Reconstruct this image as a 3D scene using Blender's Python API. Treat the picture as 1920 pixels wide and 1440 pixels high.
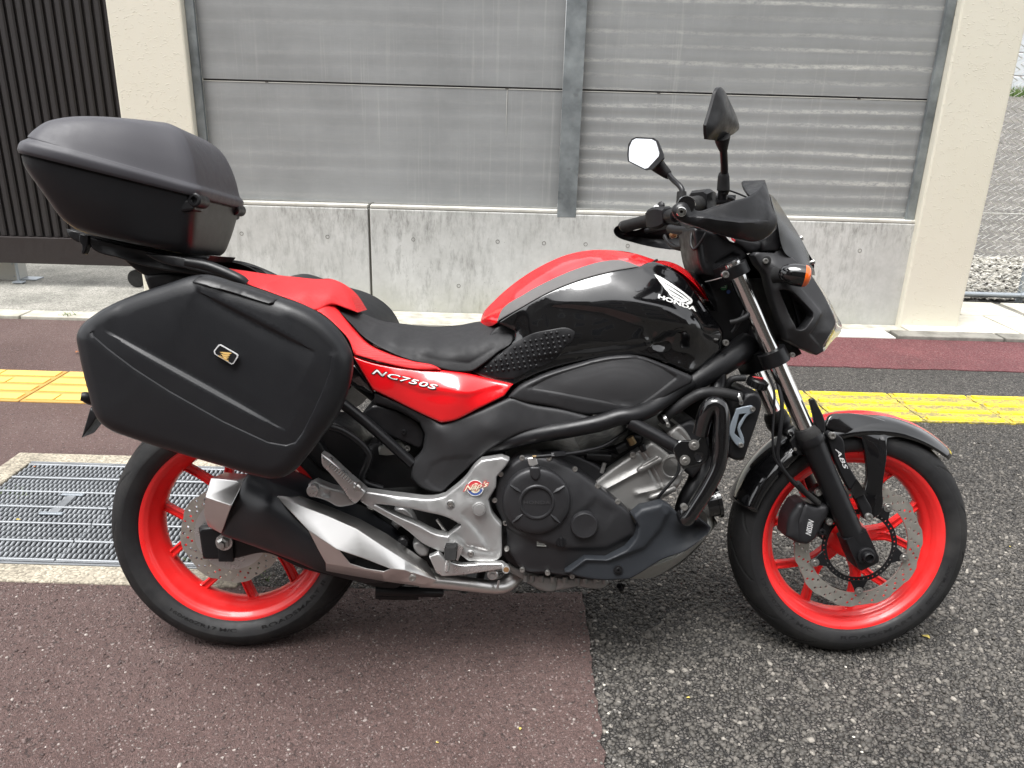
import bpy, bmesh, math, random
import numpy as np
from mathutils import Vector, Matrix
from mathutils.geometry import delaunay_2d_cdt
random.seed(7); rng = np.random.default_rng(7)
scene = bpy.context.scene
COL = scene.collection
for o in list(bpy.data.objects): bpy.data.objects.remove(o)
# ---------------------------------------------------------------- camera
FPX, PITCH, ROLL, CAMH = 1472.76, 0.3431, 0.02817, 1.30628
BX, BY, PSI, LAM = -0.66138, 1.66270, 0.02796, 0.20278      # motorcycle stand point, heading, lean on its stand
_F = np.array([0, math.cos(PITCH), -math.sin(PITCH)]); _R = np.array([1., 0, 0]); _U = np.cross(_R, _F)
CR = math.cos(ROLL)*_R + math.sin(ROLL)*_U; CU = -math.sin(ROLL)*_R + math.cos(ROLL)*_U; CF = _F
CC = np.array([0, 0, CAMH])
cam = bpy.data.cameras.new('camera'); cam.sensor_width = 36; cam.lens = FPX/1920*36; cam.clip_end = 600; cam.clip_start = .05
camo = bpy.data.objects.new('camera', cam); COL.objects.link(camo)
camo.matrix_world = Matrix(((CR[0], CU[0], -CF[0], CC[0]), (CR[1], CU[1], -CF[1], CC[1]), (CR[2], CU[2], -CF[2], CC[2]), (0, 0, 0, 1)))
scene.camera = camo
# ---------------------------------------------------------------- sky, sun, exposure (overcast day)
SUN_EL, SUN_AZ = math.radians(72), math.radians(215)
world = bpy.data.worlds.new('World'); scene.world = world; world.use_nodes = True
wn = world.node_tree.nodes; wl = world.node_tree.links
sky = wn.new('ShaderNodeTexSky'); sky.sky_type = 'NISHITA'; sky.sun_disc = False
sky.sun_elevation = SUN_EL; sky.sun_rotation = SUN_AZ; sky.dust_density = 4.0; sky.air_density = 1.0; sky.ozone_density = 1.0
hs = wn.new('ShaderNodeHueSaturation'); hs.inputs['Saturation'].default_value = .10
wl.new(sky.outputs[0], hs.inputs['Color'])
cl = wn.new('ShaderNodeTexNoise'); cl.inputs['Scale'].default_value = 1.6; cl.inputs['Detail'].default_value = 5
tc = wn.new('ShaderNodeTexCoord'); wl.new(tc.outputs['Generated'], cl.inputs['Vector'])
mr = wn.new('ShaderNodeMapRange'); mr.inputs[1].default_value = .3; mr.inputs[2].default_value = .7; mr.inputs[3].default_value = .8; mr.inputs[4].default_value = 1.2
wl.new(cl.outputs[0], mr.inputs[0])
mx = wn.new('ShaderNodeMix'); mx.data_type = 'RGBA'; mx.blend_type = 'MULTIPLY'; mx.inputs[0].default_value = 1
wl.new(hs.outputs[0], mx.inputs[6]); wl.new(mr.outputs[0], mx.inputs[7])
bg = wn['Background']; bg.inputs[1].default_value = .14; wl.new(mx.outputs[2], bg.inputs[0])
sl = bpy.data.lights.new('sun', 'SUN'); sl.energy = 1.5; sl.angle = math.radians(35); sl.color = (1, .99, .98)
so = bpy.data.objects.new('sun', sl); COL.objects.link(so)
_sd = Vector((math.sin(SUN_AZ)*math.cos(SUN_EL), math.cos(SUN_AZ)*math.cos(SUN_EL), math.sin(SUN_EL)))
so.rotation_euler = _sd.to_track_quat('Z', 'Y').to_euler()
vs = scene.view_settings; vs.view_transform = 'Standard'; vs.look = 'None'; vs.exposure = 1.42; vs.gamma = 1; vs.use_curve_mapping = False
# ---------------------------------------------------------------- helpers
def lin(c):
    return tuple(((v/255)/12.92 if v/255 <= .04045 else ((v/255+.055)/1.055)**2.4) for v in c)
class NT:
    def __init__(s, name):
        s.m = bpy.data.materials.new(name); s.m.use_nodes = True; s.t = s.m.node_tree; s.n = s.t.nodes; s.b = s.n['Principled BSDF']
    def new(s, t, **k):
        n = s.n.new('ShaderNode'+t)
        for a, v in k.items(): setattr(n, a, v)
        return n
    def link(s, a, b): s.t.links.new(a, b)
    def co(s, scale=(1, 1, 1), obj=True, rot=(0, 0, 0)):
        c = s.new('TexCoord'); m = s.new('Mapping'); m.inputs['Scale'].default_value = scale; m.inputs['Rotation'].default_value = rot
        s.link(c.outputs['Object' if obj else 'Generated'], m.inputs['Vector']); return m.outputs[0]
    def geo(s, scale=(1, 1, 1)):
        c = s.new('NewGeometry'); m = s.new('Mapping'); m.inputs['Scale'].default_value = scale
        s.link(c.outputs['Position'], m.inputs['Vector']); return m.outputs[0]
    def noise(s, vec, scale, detail=4, rough=.55, dist=0):
        n = s.new('TexNoise'); n.inputs['Scale'].default_value = scale; n.inputs['Detail'].default_value = detail
        n.inputs['Roughness'].default_value = rough; n.inputs['Distortion'].default_value = dist
        s.link(vec, n.inputs['Vector']); return n.outputs[0]
    def voro(s, vec, scale, feature='F1', rnd=1, out='Distance'):
        n = s.new('TexVoronoi', feature=feature); n.inputs['Scale'].default_value = scale; n.inputs['Randomness'].default_value = rnd
        s.link(vec, n.inputs['Vector']); return n.outputs[out]
    def ramp(s, fac, stops, interp='LINEAR'):
        r = s.new('ValToRGB'); r.color_ramp.interpolation = interp; e = r.color_ramp.elements
        while len(e) < len(stops): e.new(.5)
        for i, (p, c) in enumerate(stops):
            e[i].position = p; e[i].color = (*c, 1) if len(c) == 3 else c
        s.link(fac, r.inputs[0]); return r.outputs[0]
    def mix(s, a, b, fac, mode='MIX'):
        m = s.new('Mix', data_type='RGBA', blend_type=mode)
        for v, i in ((fac, 0), (a, 6), (b, 7)):
            if isinstance(v, (int, float)): m.inputs[i].default_value = v
            elif isinstance(v, tuple): m.inputs[i].default_value = (*v[:3], 1)
            else: s.link(v, m.inputs[i])
        return m.outputs[2]
    def math(s, op, a, b=0):
        m = s.new('Math', operation=op)
        for v, i in ((a, 0), (b, 1)):
            if isinstance(v, (int, float)): m.inputs[i].default_value = v
            else: s.link(v, m.inputs[i])
        return m.outputs[0]
    def rng(s, v, a, b, c, d):
        m = s.new('MapRange'); s.link(v, m.inputs[0])
        for i, x in enumerate((a, b, c, d)): m.inputs[i+1].default_value = x
        return m.outputs[0]
    def bump(s, h, strength=.3, dist=.002, prev=None):
        b = s.new('Bump'); b.inputs['Strength'].default_value = strength; b.inputs['Distance'].default_value = dist
        s.link(h, b.inputs['Height'])
        if prev is not None: s.link(prev, b.inputs['Normal'])
        return b.outputs[0]
    def set(s, **k):
        names = dict(color='Base Color', rough='Roughness', metal='Metallic', coat='Coat Weight', crough='Coat Roughness', spec='Specular IOR Level',
                     normal='Normal', trans='Transmission Weight', alpha='Alpha', ior='IOR', emit='Emission Color', estr='Emission Strength', aniso='Anisotropic', sheen='Sheen Weight')
        for a, v in k.items():
            i = s.b.inputs[names[a]]
            if isinstance(v, (int, float)): i.default_value = v
            elif isinstance(v, tuple): i.default_value = (*v[:3], 1)
            else: s.link(v, i)
        return s.m
MAT = {}
def simple(name, rgb, rough=.5, metal=0, coat=0, var=.12, grain=0, gscale=600, rvar=.12, spec=.5, lin_=False, dust=0.0):
    """solid colour with slight mottling, uneven gloss and optional moulded grain"""
    t = NT(name); c = rgb if lin_ else lin(rgb)
    v = t.co(); n1 = t.noise(v, 9, 5, .6); n2 = t.noise(v, 45, 3, .6)
    col = t.mix(c, tuple(min(1, x*(1-var)) for x in c), n1)
    if dust:
        dn = t.rng(t.noise(v, 6, 6, .7), .45, .75, 0, dust); col = t.mix(col, (.22, .21, .19), dn)
    r = t.rng(n2, .3, .7, max(.02, rough-rvar), min(1, rough+rvar))
    kw = dict(color=col, rough=r, metal=metal, coat=coat, spec=spec)
    if coat: kw['crough'] = .03
    if grain: kw['normal'] = t.bump(t.noise(v, gscale, 2, .5), grain, .0006)
    t.set(**kw); MAT[name] = t.m; return t.m
# ---- projection helpers used while measuring: a picture point seen at lateral offset d from the bike's mid plane
_c, _s, _cl, _sl = math.cos(PSI), math.sin(PSI), math.cos(LAM), math.sin(LAM)
BM = np.array([[_c, -_s, 0], [_s, _c, 0], [0, 0, 1]]) @ np.array([[1, 0, 0], [0, _cl, _sl], [0, -_sl, _cl]])
BT = np.array([BX, BY, 0.]); CO = BM.T @ (CC-BT)
def lray(px, py): return BM.T @ (CF + CR*(px-960)/FPX - CU*(py-720)/FPX)
def P(px, py, d):
    r = lray(px, py); return CO + r*((-d-CO[1])/r[1])
def Pl(px, py, pt, n):
    r = lray(px, py); n = np.asarray(n, float); return CO + r*(((np.asarray(pt)-CO)@n)/(r@n))
ZM = {1: (0, 150, 2.743), 2: (120, 480, 3.), 3: (180, 800, 3.4286), 4: (520, 720, 3.5125), 5: (900, 720, 3.513), 6: (620, 440, 2.4615), 7: (1140, 150, 2.6188), 8: (1340, 680, 2.618), 0: (0, 0, 1), 9: (1140, 320, 5.333), 10: (1200, 480, 12.), 11: (1380, 440, 6.), 12: (850, 880, 24.), 13: (1160, 150, 5.762), 14: (1330, 640, 5.54)}
def Z(k, pts, d=None):
    x0, y0, s = ZM[k]
    return [(x0+q[0]/s, y0+q[1]/s, (q[2] if len(q) > 2 else d)) for q in pts]
# ---- mesh helpers
def mesh_obj(name, V, Fs, mat=None, parent=None, smooth=None, loc=None):
    m = bpy.data.meshes.new(name); m.from_pydata([tuple(map(float, v)) for v in V], [], [tuple(map(int, f)) for f in Fs]); m.update()
    return link_mesh(name, m, mat, parent, smooth, loc)
def link_mesh(name, m, mat=None, parent=None, smooth=None, loc=None):
    if smooth is not None:
        m.polygons.foreach_set('use_smooth', [True]*len(m.polygons))
        if smooth < 180: m.set_sharp_from_angle(angle=math.radians(smooth))
    o = bpy.data.objects.new(name, m); COL.objects.link(o)
    if mat: m.materials.append(MAT[mat] if isinstance(mat, str) else mat)
    if parent: o.parent = parent
    if loc is not None: o.location = loc
    return o
def bevel(o, w, seg=2, ang=30):
    b = o.modifiers.new('bevel', 'BEVEL'); b.width = w; b.segments = seg; b.limit_method = 'ANGLE'; b.angle_limit = math.radians(ang); b.harden_normals = False
    return o
def tag(o, label=None, cat=None, group=None, kind=None):
    if label: o['label'] = label
    if cat: o['category'] = cat
    if group: o['group'] = group
    if kind: o['kind'] = kind
    return o
def empty(name, loc=(0, 0, 0), rot=(0, 0, 0), parent=None):
    o = bpy.data.objects.new(name, None); o.empty_display_size = .1; o.location = loc; o.rotation_euler = rot; COL.objects.link(o)
    if parent: o.parent = parent
    return o
def fixn(V, F):
    """consistent outward normals"""
    bm = bmesh.new(); vs_ = [bm.verts.new(tuple(map(float, v))) for v in V]
    for f in F:
        try: bm.faces.new([vs_[i] for i in f])
        except ValueError: pass
    bmesh.ops.recalc_face_normals(bm, faces=bm.faces); m = bpy.data.meshes.new('m'); bm.to_mesh(m); bm.free(); return m
def box(name, c, s, mat, parent=None, bev=0, rot=None):
    x, y, z = [v/2 for v in s]
    V = [(a*x, b*y, e*z) for a in (-1, 1) for b in (-1, 1) for e in (-1, 1)]
    F = [(0, 1, 3, 2), (4, 6, 7, 5), (0, 4, 5, 1), (2, 3, 7, 6), (0, 2, 6, 4), (1, 5, 7, 3)]
    o = mesh_obj(name, V, F, mat, parent, loc=c)
    if rot: o.rotation_euler = rot
    if bev: bevel(o, bev)
    return o
def cr_closed(pts, step, sharp=48):
    """resample a closed outline through its points: smooth where it bends gently, kept sharp at corners"""
    P_ = np.asarray(pts, float); n = len(P_); out = []
    T = np.zeros_like(P_); cor = np.zeros(n, bool)
    for i in range(n):
        a = P_[i]-P_[i-1]; b = P_[(i+1) % n]-P_[i]; la = np.linalg.norm(a[:2])+1e-9; lb = np.linalg.norm(b[:2])+1e-9
        cs = np.dot(a[:2], b[:2])/(la*lb); cor[i] = math.degrees(math.acos(max(-1, min(1, cs)))) > sharp
        T[i] = (a/la*lb + b/lb*la)/(la+lb)
    for i in range(n):
        j = (i+1) % n; A, B_ = P_[i], P_[j]; L = np.linalg.norm((B_-A)[:2]); k = max(1, int(round(L/step)))
        ta = (B_-A) if cor[i] else T[i]*L; tb = (B_-A) if cor[j] else T[j]*L
        for q in range(k):
            u = q/k; h1 = 2*u**3-3*u*u+1; h2 = u**3-2*u*u+u; h3 = -2*u**3+3*u*u; h4 = u**3-u*u
            out.append(h1*A+h2*ta+h3*B_+h4*tb)
    return np.array(out)
def inpoly(X, poly):
    x, y = X[:, 0], X[:, 1]; c = np.zeros(len(X), bool); n = len(poly)
    for i in range(n):
        x1, y1 = poly[i-1][:2]; x2, y2 = poly[i][:2]
        if y1 == y2: continue
        k = ((y1 > y) != (y2 > y)) & (x < (x2-x1)*(y-y1)/(y2-y1)+x1); c ^= k
    return c
def segdist(X, L, closed=True):
    L = np.asarray(L)[:, :2]; A = L if closed else L[:-1]; B_ = np.roll(L, -1, 0) if closed else L[1:]
    d = np.full(len(X), 1e9); 
    for a, b in zip(A, B_):
        ab = b-a; t = np.clip(((X-a)@ab)/(ab@ab+1e-12), 0, 1); d = np.minimum(d, np.hypot(*(X-a-t[:, None]*ab).T))
    return d
class TPS:
    def __init__(s, X, v, reg=1e-5):
        s.X = X; n = len(X); K = s.k(X, X)+np.eye(n)*reg; Pm = np.c_[np.ones(n), X]
        A = np.block([[K, Pm], [Pm.T, np.zeros((3, 3))]]); s.w = np.linalg.lstsq(A, np.r_[v, 0, 0, 0], rcond=None)[0]
    def k(s, A, B_):
        r2 = ((A[:, None]-B_[None])**2).sum(-1)+1e-12; return .5*r2*np.log(r2)
    def __call__(s, X): return s.k(X, s.X)@s.w[:-3]+np.c_[np.ones(len(X)), X]@s.w[-3:]
def tri2d(bnd, inner, holes=()):
    V = [Vector((float(a[0]), float(a[1]))) for a in bnd]; E = [(i, (i+1) % len(bnd)) for i in range(len(bnd))]
    for h in holes:
        o = len(V); V += [Vector((float(a[0]), float(a[1]))) for a in h]; E += [(o+i, o+(i+1) % len(h)) for i in range(len(h))]
    V += [Vector((float(a[0]), float(a[1]))) for a in inner]
    vo, _, fo, _, _, _ = delaunay_2d_cdt(V, E, [], 0, 1e-7)
    vo = np.array([tuple(v) for v in vo]); fo = np.array([tuple(f) for f in fo if len(f) == 3])
    c = vo[fo].mean(1); k = inpoly(c, bnd)
    for h in holes: k &= ~inpoly(c, h)
    return vo, fo[k]
class Surf: pass
def patch(name, pts, mat, parent, d=None, thick=.02, rim=.006, bulge=0., bulge_r=.06, res=.008, ctrl=(), feats=(), holes=(), mirror=False, sharp=48, smooth=40, back=False, zm=0, hd=None, taper=1., pivot=None, on=None, join=False):
    """a moulded panel: outline measured at its own lateral offset, skin through the outline and control points, rounded rim, real thickness"""
    pts = Z(zm, pts, d if d is not None else (on[2] if on else None)); rr = lambda q: rim*min(1, max(0, q[2]/.04)) if abs(q[2]) < .04 else rim
    L = np.array([[*P(q[0], q[1], q[2]-rr(q))[[0, 2]], q[2]] for q in pts])
    bnd = cr_closed(L, res, sharp)
    HL = []
    for h in holes:
        hq = Z(zm, h, hd if hd is not None else (d if d is not None else np.mean(L[:, 2]))); HL.append(cr_closed(np.array([[*P(q[0], q[1], q[2])[[0, 2]], q[2]] for q in hq]), res, sharp))
    lo, hi = bnd[:, :2].min(0), bnd[:, :2].max(0)
    gx = np.arange(lo[0], hi[0]+res, res); gz = np.arange(lo[1], hi[1]+res, res*.87)
    G = np.array([(x+(res/2 if j % 2 else 0), z) for j, z in enumerate(gz) for x in gx])
    edges_all = [bnd]+HL
    ok = inpoly(G, bnd)
    for h in HL: ok &= ~inpoly(G, h)
    G = G[ok]; dd = np.min([segdist(G, e) for e in edges_all], 0) if len(G) else np.zeros(0); G = G[dd > max(res*.55, rim*1.0+res*.5)]
    rings = []
    def good(X, off):
        if not len(X): return X
        k = inpoly(X, bnd)
        for h in HL: k &= ~inpoly(X, h)
        X = X[k]
        if not len(X): return X
        return X[np.min([segdist(X, q) for q in edges_all], 0) >= off*.93-1e-6]
    for e in edges_all:      # rows that follow the outline so the rounded rim has an even edge
        E2 = e[:, :2]; tg = np.roll(E2, -1, 0)-np.roll(E2, 1, 0); tg /= np.linalg.norm(tg, axis=1)[:, None]+1e-9; nm = np.c_[-tg[:, 1], tg[:, 0]]
        ar = np.sum(E2[:, 0]*np.roll(E2[:, 1], -1)-np.roll(E2[:, 0], -1)*E2[:, 1]); sg = 1 if (ar > 0) == (e is bnd) else -1
        for off in ([rim*.07, rim*.28, rim*.6, rim*1.0] if rim > 0 else []): rings.append(good(E2+nm*sg*off, off))
    fpts = []
    for f in feats:      # rows along every moulded line
        fl_ = np.array([P(q[0], q[1], q[2])[[0, 2]] for q in Z(zm, f[1], f[-1])]); cl_ = f[0] == 'inset'
        if cl_: fl_ = np.vstack([fl_, fl_[:1]])
        wd = f[3] if f[0] in ('inset', 'crease') else f[3]; ofs = (-.5, -.17, .17, .5) if f[0] in ('inset', 'crease') else (-1, -.5, 0, .5, 1)
        seg = []
        for a, b in zip(fl_[:-1], fl_[1:]):
            n_ = max(2, int(np.hypot(*(b-a))/(res*.9))); seg.append(a+(b-a)*np.linspace(0, 1, n_, endpoint=False)[:, None])
        seg = np.vstack(seg); tg = np.gradient(seg, axis=0); tg /= np.linalg.norm(tg, axis=1)[:, None]+1e-9; nm = np.c_[-tg[:, 1], tg[:, 0]]
        fpts += [good(seg+nm*wd*q, max(rim, res*.4)) for q in ofs]
    keep = [r for r in rings if len(r)]
    def thin(A, B_, dmin):      # points of A farther than dmin from all of B
        if not len(A) or not len(B_): return A
        m_ = np.ones(len(A), bool)
        for i in range(0, len(A), 1500): m_[i:i+1500] = (((A[i:i+1500, None]-B_[None])**2).sum(-1).min(1) > dmin*dmin)
        return A[m_]
    for fq in fpts:
        if len(fq):
            if keep: fq = thin(fq, np.vstack(keep), res*.3)
            if len(fq): keep.append(fq)
    pri = np.vstack(keep) if keep else np.zeros((0, 2))
    if len(fpts): G = thin(G, np.vstack([q for q in fpts if len(q)]) if any(len(q) for q in fpts) else np.zeros((0, 2)), res*.6)
    G = np.vstack([pri, G]) if len(pri) else G
    V2, T = tri2d(bnd, G, HL)
    s = Surf(); step = max(1, len(bnd)//90); bs = bnd[::step]
    cp = Z(zm, ctrl); CX = np.array([P(q[0], q[1], q[2])[[0, 2]] for q in cp]) if cp else np.zeros((0, 2))
    if on: tp = None
    const = (np.ptp(bnd[:, 2]) < 1e-6 and not cp)
    if on: base = lambda X: on[0].ev(X)+on[1]
    elif const: base = lambda X: np.full(len(X), bnd[0, 2])
    else:
        tp = TPS(np.r_[bs[:, :2], CX], np.r_[bs[:, 2], [q[2] for q in cp]] if cp else bs[:, 2]); base = tp
    FE = []
    for f in feats:      # (kind, pts, ...) measured in the same zoom frame
        fp = np.array([P(q[0], q[1], q[2])[[0, 2]] for q in Z(zm, f[1], f[-1])]); FE.append((f[0], fp, f[2:-1]))
    def ev(X, lift=0.):
        X = np.atleast_2d(np.asarray(X, float))[:, :2]; v = base(X); e = np.min([segdist(X, q) for q in edges_all], 0)
        ins = inpoly(X, bnd); e = np.where(ins, e, 0)
        if rim > 0: v = v - rim*np.where(np.abs(v) < .04, np.clip(v/.04, 0, 1), 1)*(1-np.sqrt(np.clip(1-(1-np.clip(e/rim, 0, 1))**2, 0, 1)))
        if bulge: u = np.clip(e/bulge_r, 0, 1); v = v + bulge*(1-(1-u)**2)
        for k, fp, a in FE:
            if k == 'inset':      # area pushed in by a[0] over a wall of width a[1]
                sd = segdist(X, fp)*np.where(inpoly(X, fp), 1, -1); u = np.clip(sd/a[1]+.5, 0, 1); v = v - a[0]*u*u*(3-2*u)
            elif k == 'crease':   # step along a line: depth, wall width, run-out, side
                dep, w, fall, side = a; A, B_ = fp[0], fp[-1]; ab = B_-A; Ln = np.hypot(*ab); t = ((X-A)@ab)/Ln**2
                sd = ((X-A)[:, 0]*ab[1]-(X-A)[:, 1]*ab[0])/Ln*side
                if len(fp) > 2:
                    best = np.full(len(X), 1e9); sgn = np.ones(len(X)); arc = np.zeros(len(X)); Ls = np.hypot(*(fp[1:]-fp[:-1]).T); tot = Ls.sum(); acc = 0
                    for a_, b_, l_ in zip(fp[:-1], fp[1:], Ls):
                        e_ = b_-a_; tt = np.clip(((X-a_)@e_)/(e_@e_), 0, 1); dd_ = np.hypot(*(X-a_-tt[:, None]*e_).T); m_ = dd_ < best-1e-9
                        sgn = np.where(m_, np.sign((X-a_)[:, 0]*e_[1]-(X-a_)[:, 1]*e_[0]), sgn); arc = np.where(m_, (acc+tt*l_)/tot, arc); best = np.minimum(best, dd_); acc += l_
                    sd = best*sgn*side; t = np.clip(arc, 0, 1)
                tw = np.clip(t*(1-t)*4, 0, 1)**.6; u = np.clip(sd/(w*np.maximum(tw, .05))+.5, 0, 1); u = u*u*(3-2*u)
                v = v - dep*tw*u*np.clip(1-(sd-w)/fall, 0, 1)
            elif k == 'groove':
                sd = segdist(X, fp, False); v = v - a[0]*np.exp(-(sd/a[1])**2)
            elif k == 'ridge':
                sd = segdist(X, fp, False); v = v + a[0]*np.clip(1-sd/a[1], 0, 1)
        return v + lift
    s.ev = ev
    dv = ev(V2)
    if len(V2) >= len(bnd):   # rim verts exactly on the outline
        pass
    nb = len(bnd)+sum(len(h) for h in HL)
    front = np.c_[V2[:, 0], -dv, V2[:, 1]]
    n = len(front); V = [front]; F = [T]
    # edges used once = border
    E = np.sort(np.r_[T[:, [0, 1]], T[:, [1, 2]], T[:, [2, 0]]], 1); Eo = np.r_[T[:, [0, 1]], T[:, [1, 2]], T[:, [2, 0]]]
    key = E[:, 0].astype(np.int64)*n+E[:, 1]; u, inv, cnt = np.unique(key, return_inverse=True, return_counts=True); bo = Eo[cnt[inv] == 1]
    ring = np.unique(bo); mp = {r: n+i for i, r in enumerate(ring)}
    bk = front[ring].copy(); bk[:, 1] += thick*np.clip(np.abs(bk[:, 1])/.04, .02, 1) if thick < .06 else thick
    if join: bk[:, 1] = 0.
    if taper != 1: pv = P(*Z(zm, [pivot], d)[0])[[0, 2]]; bk[:, 0] = pv[0]+(bk[:, 0]-pv[0])*taper; bk[:, 2] = pv[1]+(bk[:, 2]-pv[1])*taper
    V.append(bk)
    side = [(a, b, mp[b], mp[a]) for a, b in bo]
    Fl = [tuple(t) for t in T]+side
    if back:
        o2 = n+len(ring); b2 = front.copy(); b2[:, 1] += thick; V.append(b2); Fl += [(o2+t[0], o2+t[2], o2+t[1]) for t in T]
    V = np.vstack(V)
    m = fixn(V, Fl)
    # make sure skin faces the right side
    m.update(); ny = np.zeros(len(m.polygons)*3); m.polygons.foreach_get('normal', ny); ny = ny.reshape(-1, 3)[:len(T), 1].mean()
    if ny > 0: m.flip_normals()
    o = link_mesh(name, m, mat, parent, smooth); s.o = o
    if mirror:
        m2 = m.copy(); m2.transform(Matrix.Scale(-1, 4, (0, 1, 0))); m2.flip_normals(); s.o2 = link_mesh(name, m2, None, parent, smooth)
    return s
def crv(pts, n=8):
    """open Catmull-Rom through 3-D points"""
    A = np.asarray(pts, float)
    if len(A) < 3: return np.array([A[0]+(A[-1]-A[0])*t for t in np.linspace(0, 1, n)])
    Q = np.vstack([2*A[0]-A[1], A, 2*A[-1]-A[-2]]); out = []
    for i in range(1, len(Q)-2):
        p0, p1, p2, p3 = Q[i-1:i+3]
        for t in np.linspace(0, 1, n, endpoint=False):
            out.append(.5*((2*p1)+(-p0+p2)*t+(2*p0-5*p1+4*p2-p3)*t*t+(-p0+3*p1-3*p2+p3)*t**3))
    out.append(A[-1]); return np.array(out)
def sweep(name, C, mat, parent, r, sides=14, sec=None, smooth=50, caps=True, up=(0, 1, 0)):
    """sweep a round (or given) section along a 3-D path; r may vary along it"""
    C = np.asarray(C, float); n = len(C); T = np.gradient(C, axis=0); T /= np.linalg.norm(T, axis=1)[:, None]+1e-12
    if np.ndim(r) == 0: R = np.full(n, r)
    else: R = np.interp(np.linspace(0, 1, n), np.linspace(0, 1, len(r)), r)
    u = np.asarray(up, float); u = u-T[0]*(u@T[0])
    if np.linalg.norm(u) < 1e-3: u = np.array([1., 0, 0]); u = u-T[0]*(u@T[0])
    u /= np.linalg.norm(u); V = []
    S = np.array([(math.cos(a), math.sin(a)) for a in np.linspace(0, 2*math.pi, sides, endpoint=False)]) if sec is None else np.asarray(sec, float)
    k = len(S)
    for i in range(n):
        u = u-T[i]*(u@T[i]); u /= np.linalg.norm(u); w = np.cross(T[i], u)
        V += [C[i]+R[i]*(a*u+b*w) for a, b in S]
    F = [(i*k+j, i*k+(j+1) % k, (i+1)*k+(j+1) % k, (i+1)*k+j) for i in range(n-1) for j in range(k)]
    if caps: F += [tuple(range(k))[::-1], tuple((n-1)*k+j for j in range(k))]
    return link_mesh(name, fixn(V, F), mat, parent, smooth)
def tube(name, pts, mat, parent, r, zm=0, d=None, n=8, sides=14, mirror=False, **k):
    C = crv([P(*q) for q in Z(zm, pts, d)], n); o = sweep(name, C, mat, parent, r, sides, **k)
    if mirror: sweep(name, C*np.array([1, -1, 1]), mat, parent, r, sides, **k)
    return o
def lathe(name, c, prof, mat, parent, n=40, axis=(0, -1, 0), smooth=35, closed=False, sq=1.):
    """turn profile [(along axis, radius)] about an axis through local point c"""
    ax = Vector(axis).normalized(); q = ax.to_track_quat('Z', 'X'); V = []; k = len(prof)
    for i in range(n):
        a = 2*math.pi*i/n
        for h, r in prof: V.append(np.array(c)+np.array(q @ Vector((r*math.cos(a), r*math.sin(a)*sq, h))))
    F = [(i*k+j, ((i+1) % n)*k+j, ((i+1) % n)*k+j+1, i*k+j+1) for i in range(n) for j in range(k-1)]
    if closed: F += [(i*k+k-1, ((i+1) % n)*k+k-1, ((i+1) % n)*k, i*k) for i in range(n)]
    m = fixn(V, F); bm = bmesh.new(); bm.from_mesh(m); bmesh.ops.remove_doubles(bm, verts=bm.verts, dist=1e-6); bmesh.ops.recalc_face_normals(bm, faces=bm.faces); bm.to_mesh(m); bm.free()
    return link_mesh(name, m, mat, parent, smooth)
_bolt = {}
def bolt(px, py, d, r, mat, parent, zm=0, name='bolt', axis=None, h=None, washer=False):
    c = P(*Z(zm, [(px, py)], d)[0]); key = (mat, washer)
    if key not in _bolt:
        prof = ([(-.25, 1.75), (.12, 1.7), (.14, 1.05)] if washer else [(-.6, 1.0)])+[(.45, 1.0), (.62, .9), (.66, .72), (.66, .5), (.15, .46), (.15, 0)]
        o = lathe('bolt_proto', (0, 0, 0), prof, mat, None, n=18); _bolt[key] = o.data; bpy.data.objects.remove(o)
    o = bpy.data.objects.new(name, _bolt[key]); COL.objects.link(o); o.parent = parent; o.location = c; o.scale = (r, r, r)
    if axis is not None: o.rotation_euler = Vector((0, -1, 0)).rotation_difference(Vector(axis)).to_euler()
    return o
def disc_lathe(name, px, py, d, r, prof, mat, parent, zm=0, n=40, **k):
    return lathe(name, P(*Z(zm, [(px, py)], d)[0]), [(h, q*r) for h, q in prof], mat, parent, n, **k)
def plate(name, out2, holes, d, t, mat, parent, bev=.001, seg=2):
    """flat plate from local (x,z) outline with holes"""
    V2, T = tri2d(out2, [], holes); n = len(V2)
    V = np.r_[np.c_[V2[:, 0], np.full(n, -d), V2[:, 1]], np.c_[V2[:, 0], np.full(n, -d+t), V2[:, 1]]]
    Eo = np.r_[T[:, [0, 1]], T[:, [1, 2]], T[:, [2, 0]]]; E = np.sort(Eo, 1); key = E[:, 0].astype(np.int64)*n+E[:, 1]
    u, inv, cnt = np.unique(key, return_inverse=True, return_counts=True); bo = Eo[cnt[inv] == 1]
    F = [tuple(a) for a in T]+[(n+a[0], n+a[2], n+a[1]) for a in T]+[(a, b, n+b, n+a) for a, b in bo]
    o = link_mesh(name, fixn(V, F), mat, parent, 30)
    if bev: bevel(o, bev, seg)
    return o
def circ(c, r, n=12, a0=0): return np.array([(c[0]+r*math.cos(a0+2*math.pi*i/n), c[1]+r*math.sin(a0+2*math.pi*i/n)) for i in range(n)])
def zplate(name, pts, mat, parent, zm=0, d=.1, t=.004, holes=(), bev=.001, sharp=48, res=.01):
    f = lambda q: cr_closed(np.array([P(*w)[[0, 2]] for w in Z(zm, q, d)]), res, sharp)
    return plate(name, f(pts), [f(h) for h in holes], d, t, mat, parent, bev)
def loft(name, rings, mat, parent, smooth=40, caps=True):
    k = len(rings[0]); n = len(rings); V = [p for r in rings for p in r]
    F = [(i*k+j, i*k+(j+1) % k, (i+1)*k+(j+1) % k, (i+1)*k+j) for i in range(n-1) for j in range(k)]
    if caps: F += [tuple(range(k))[::-1], tuple((n-1)*k+j for j in range(k))]
    return link_mesh(name, fixn(V, F), mat, parent, smooth)
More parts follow.
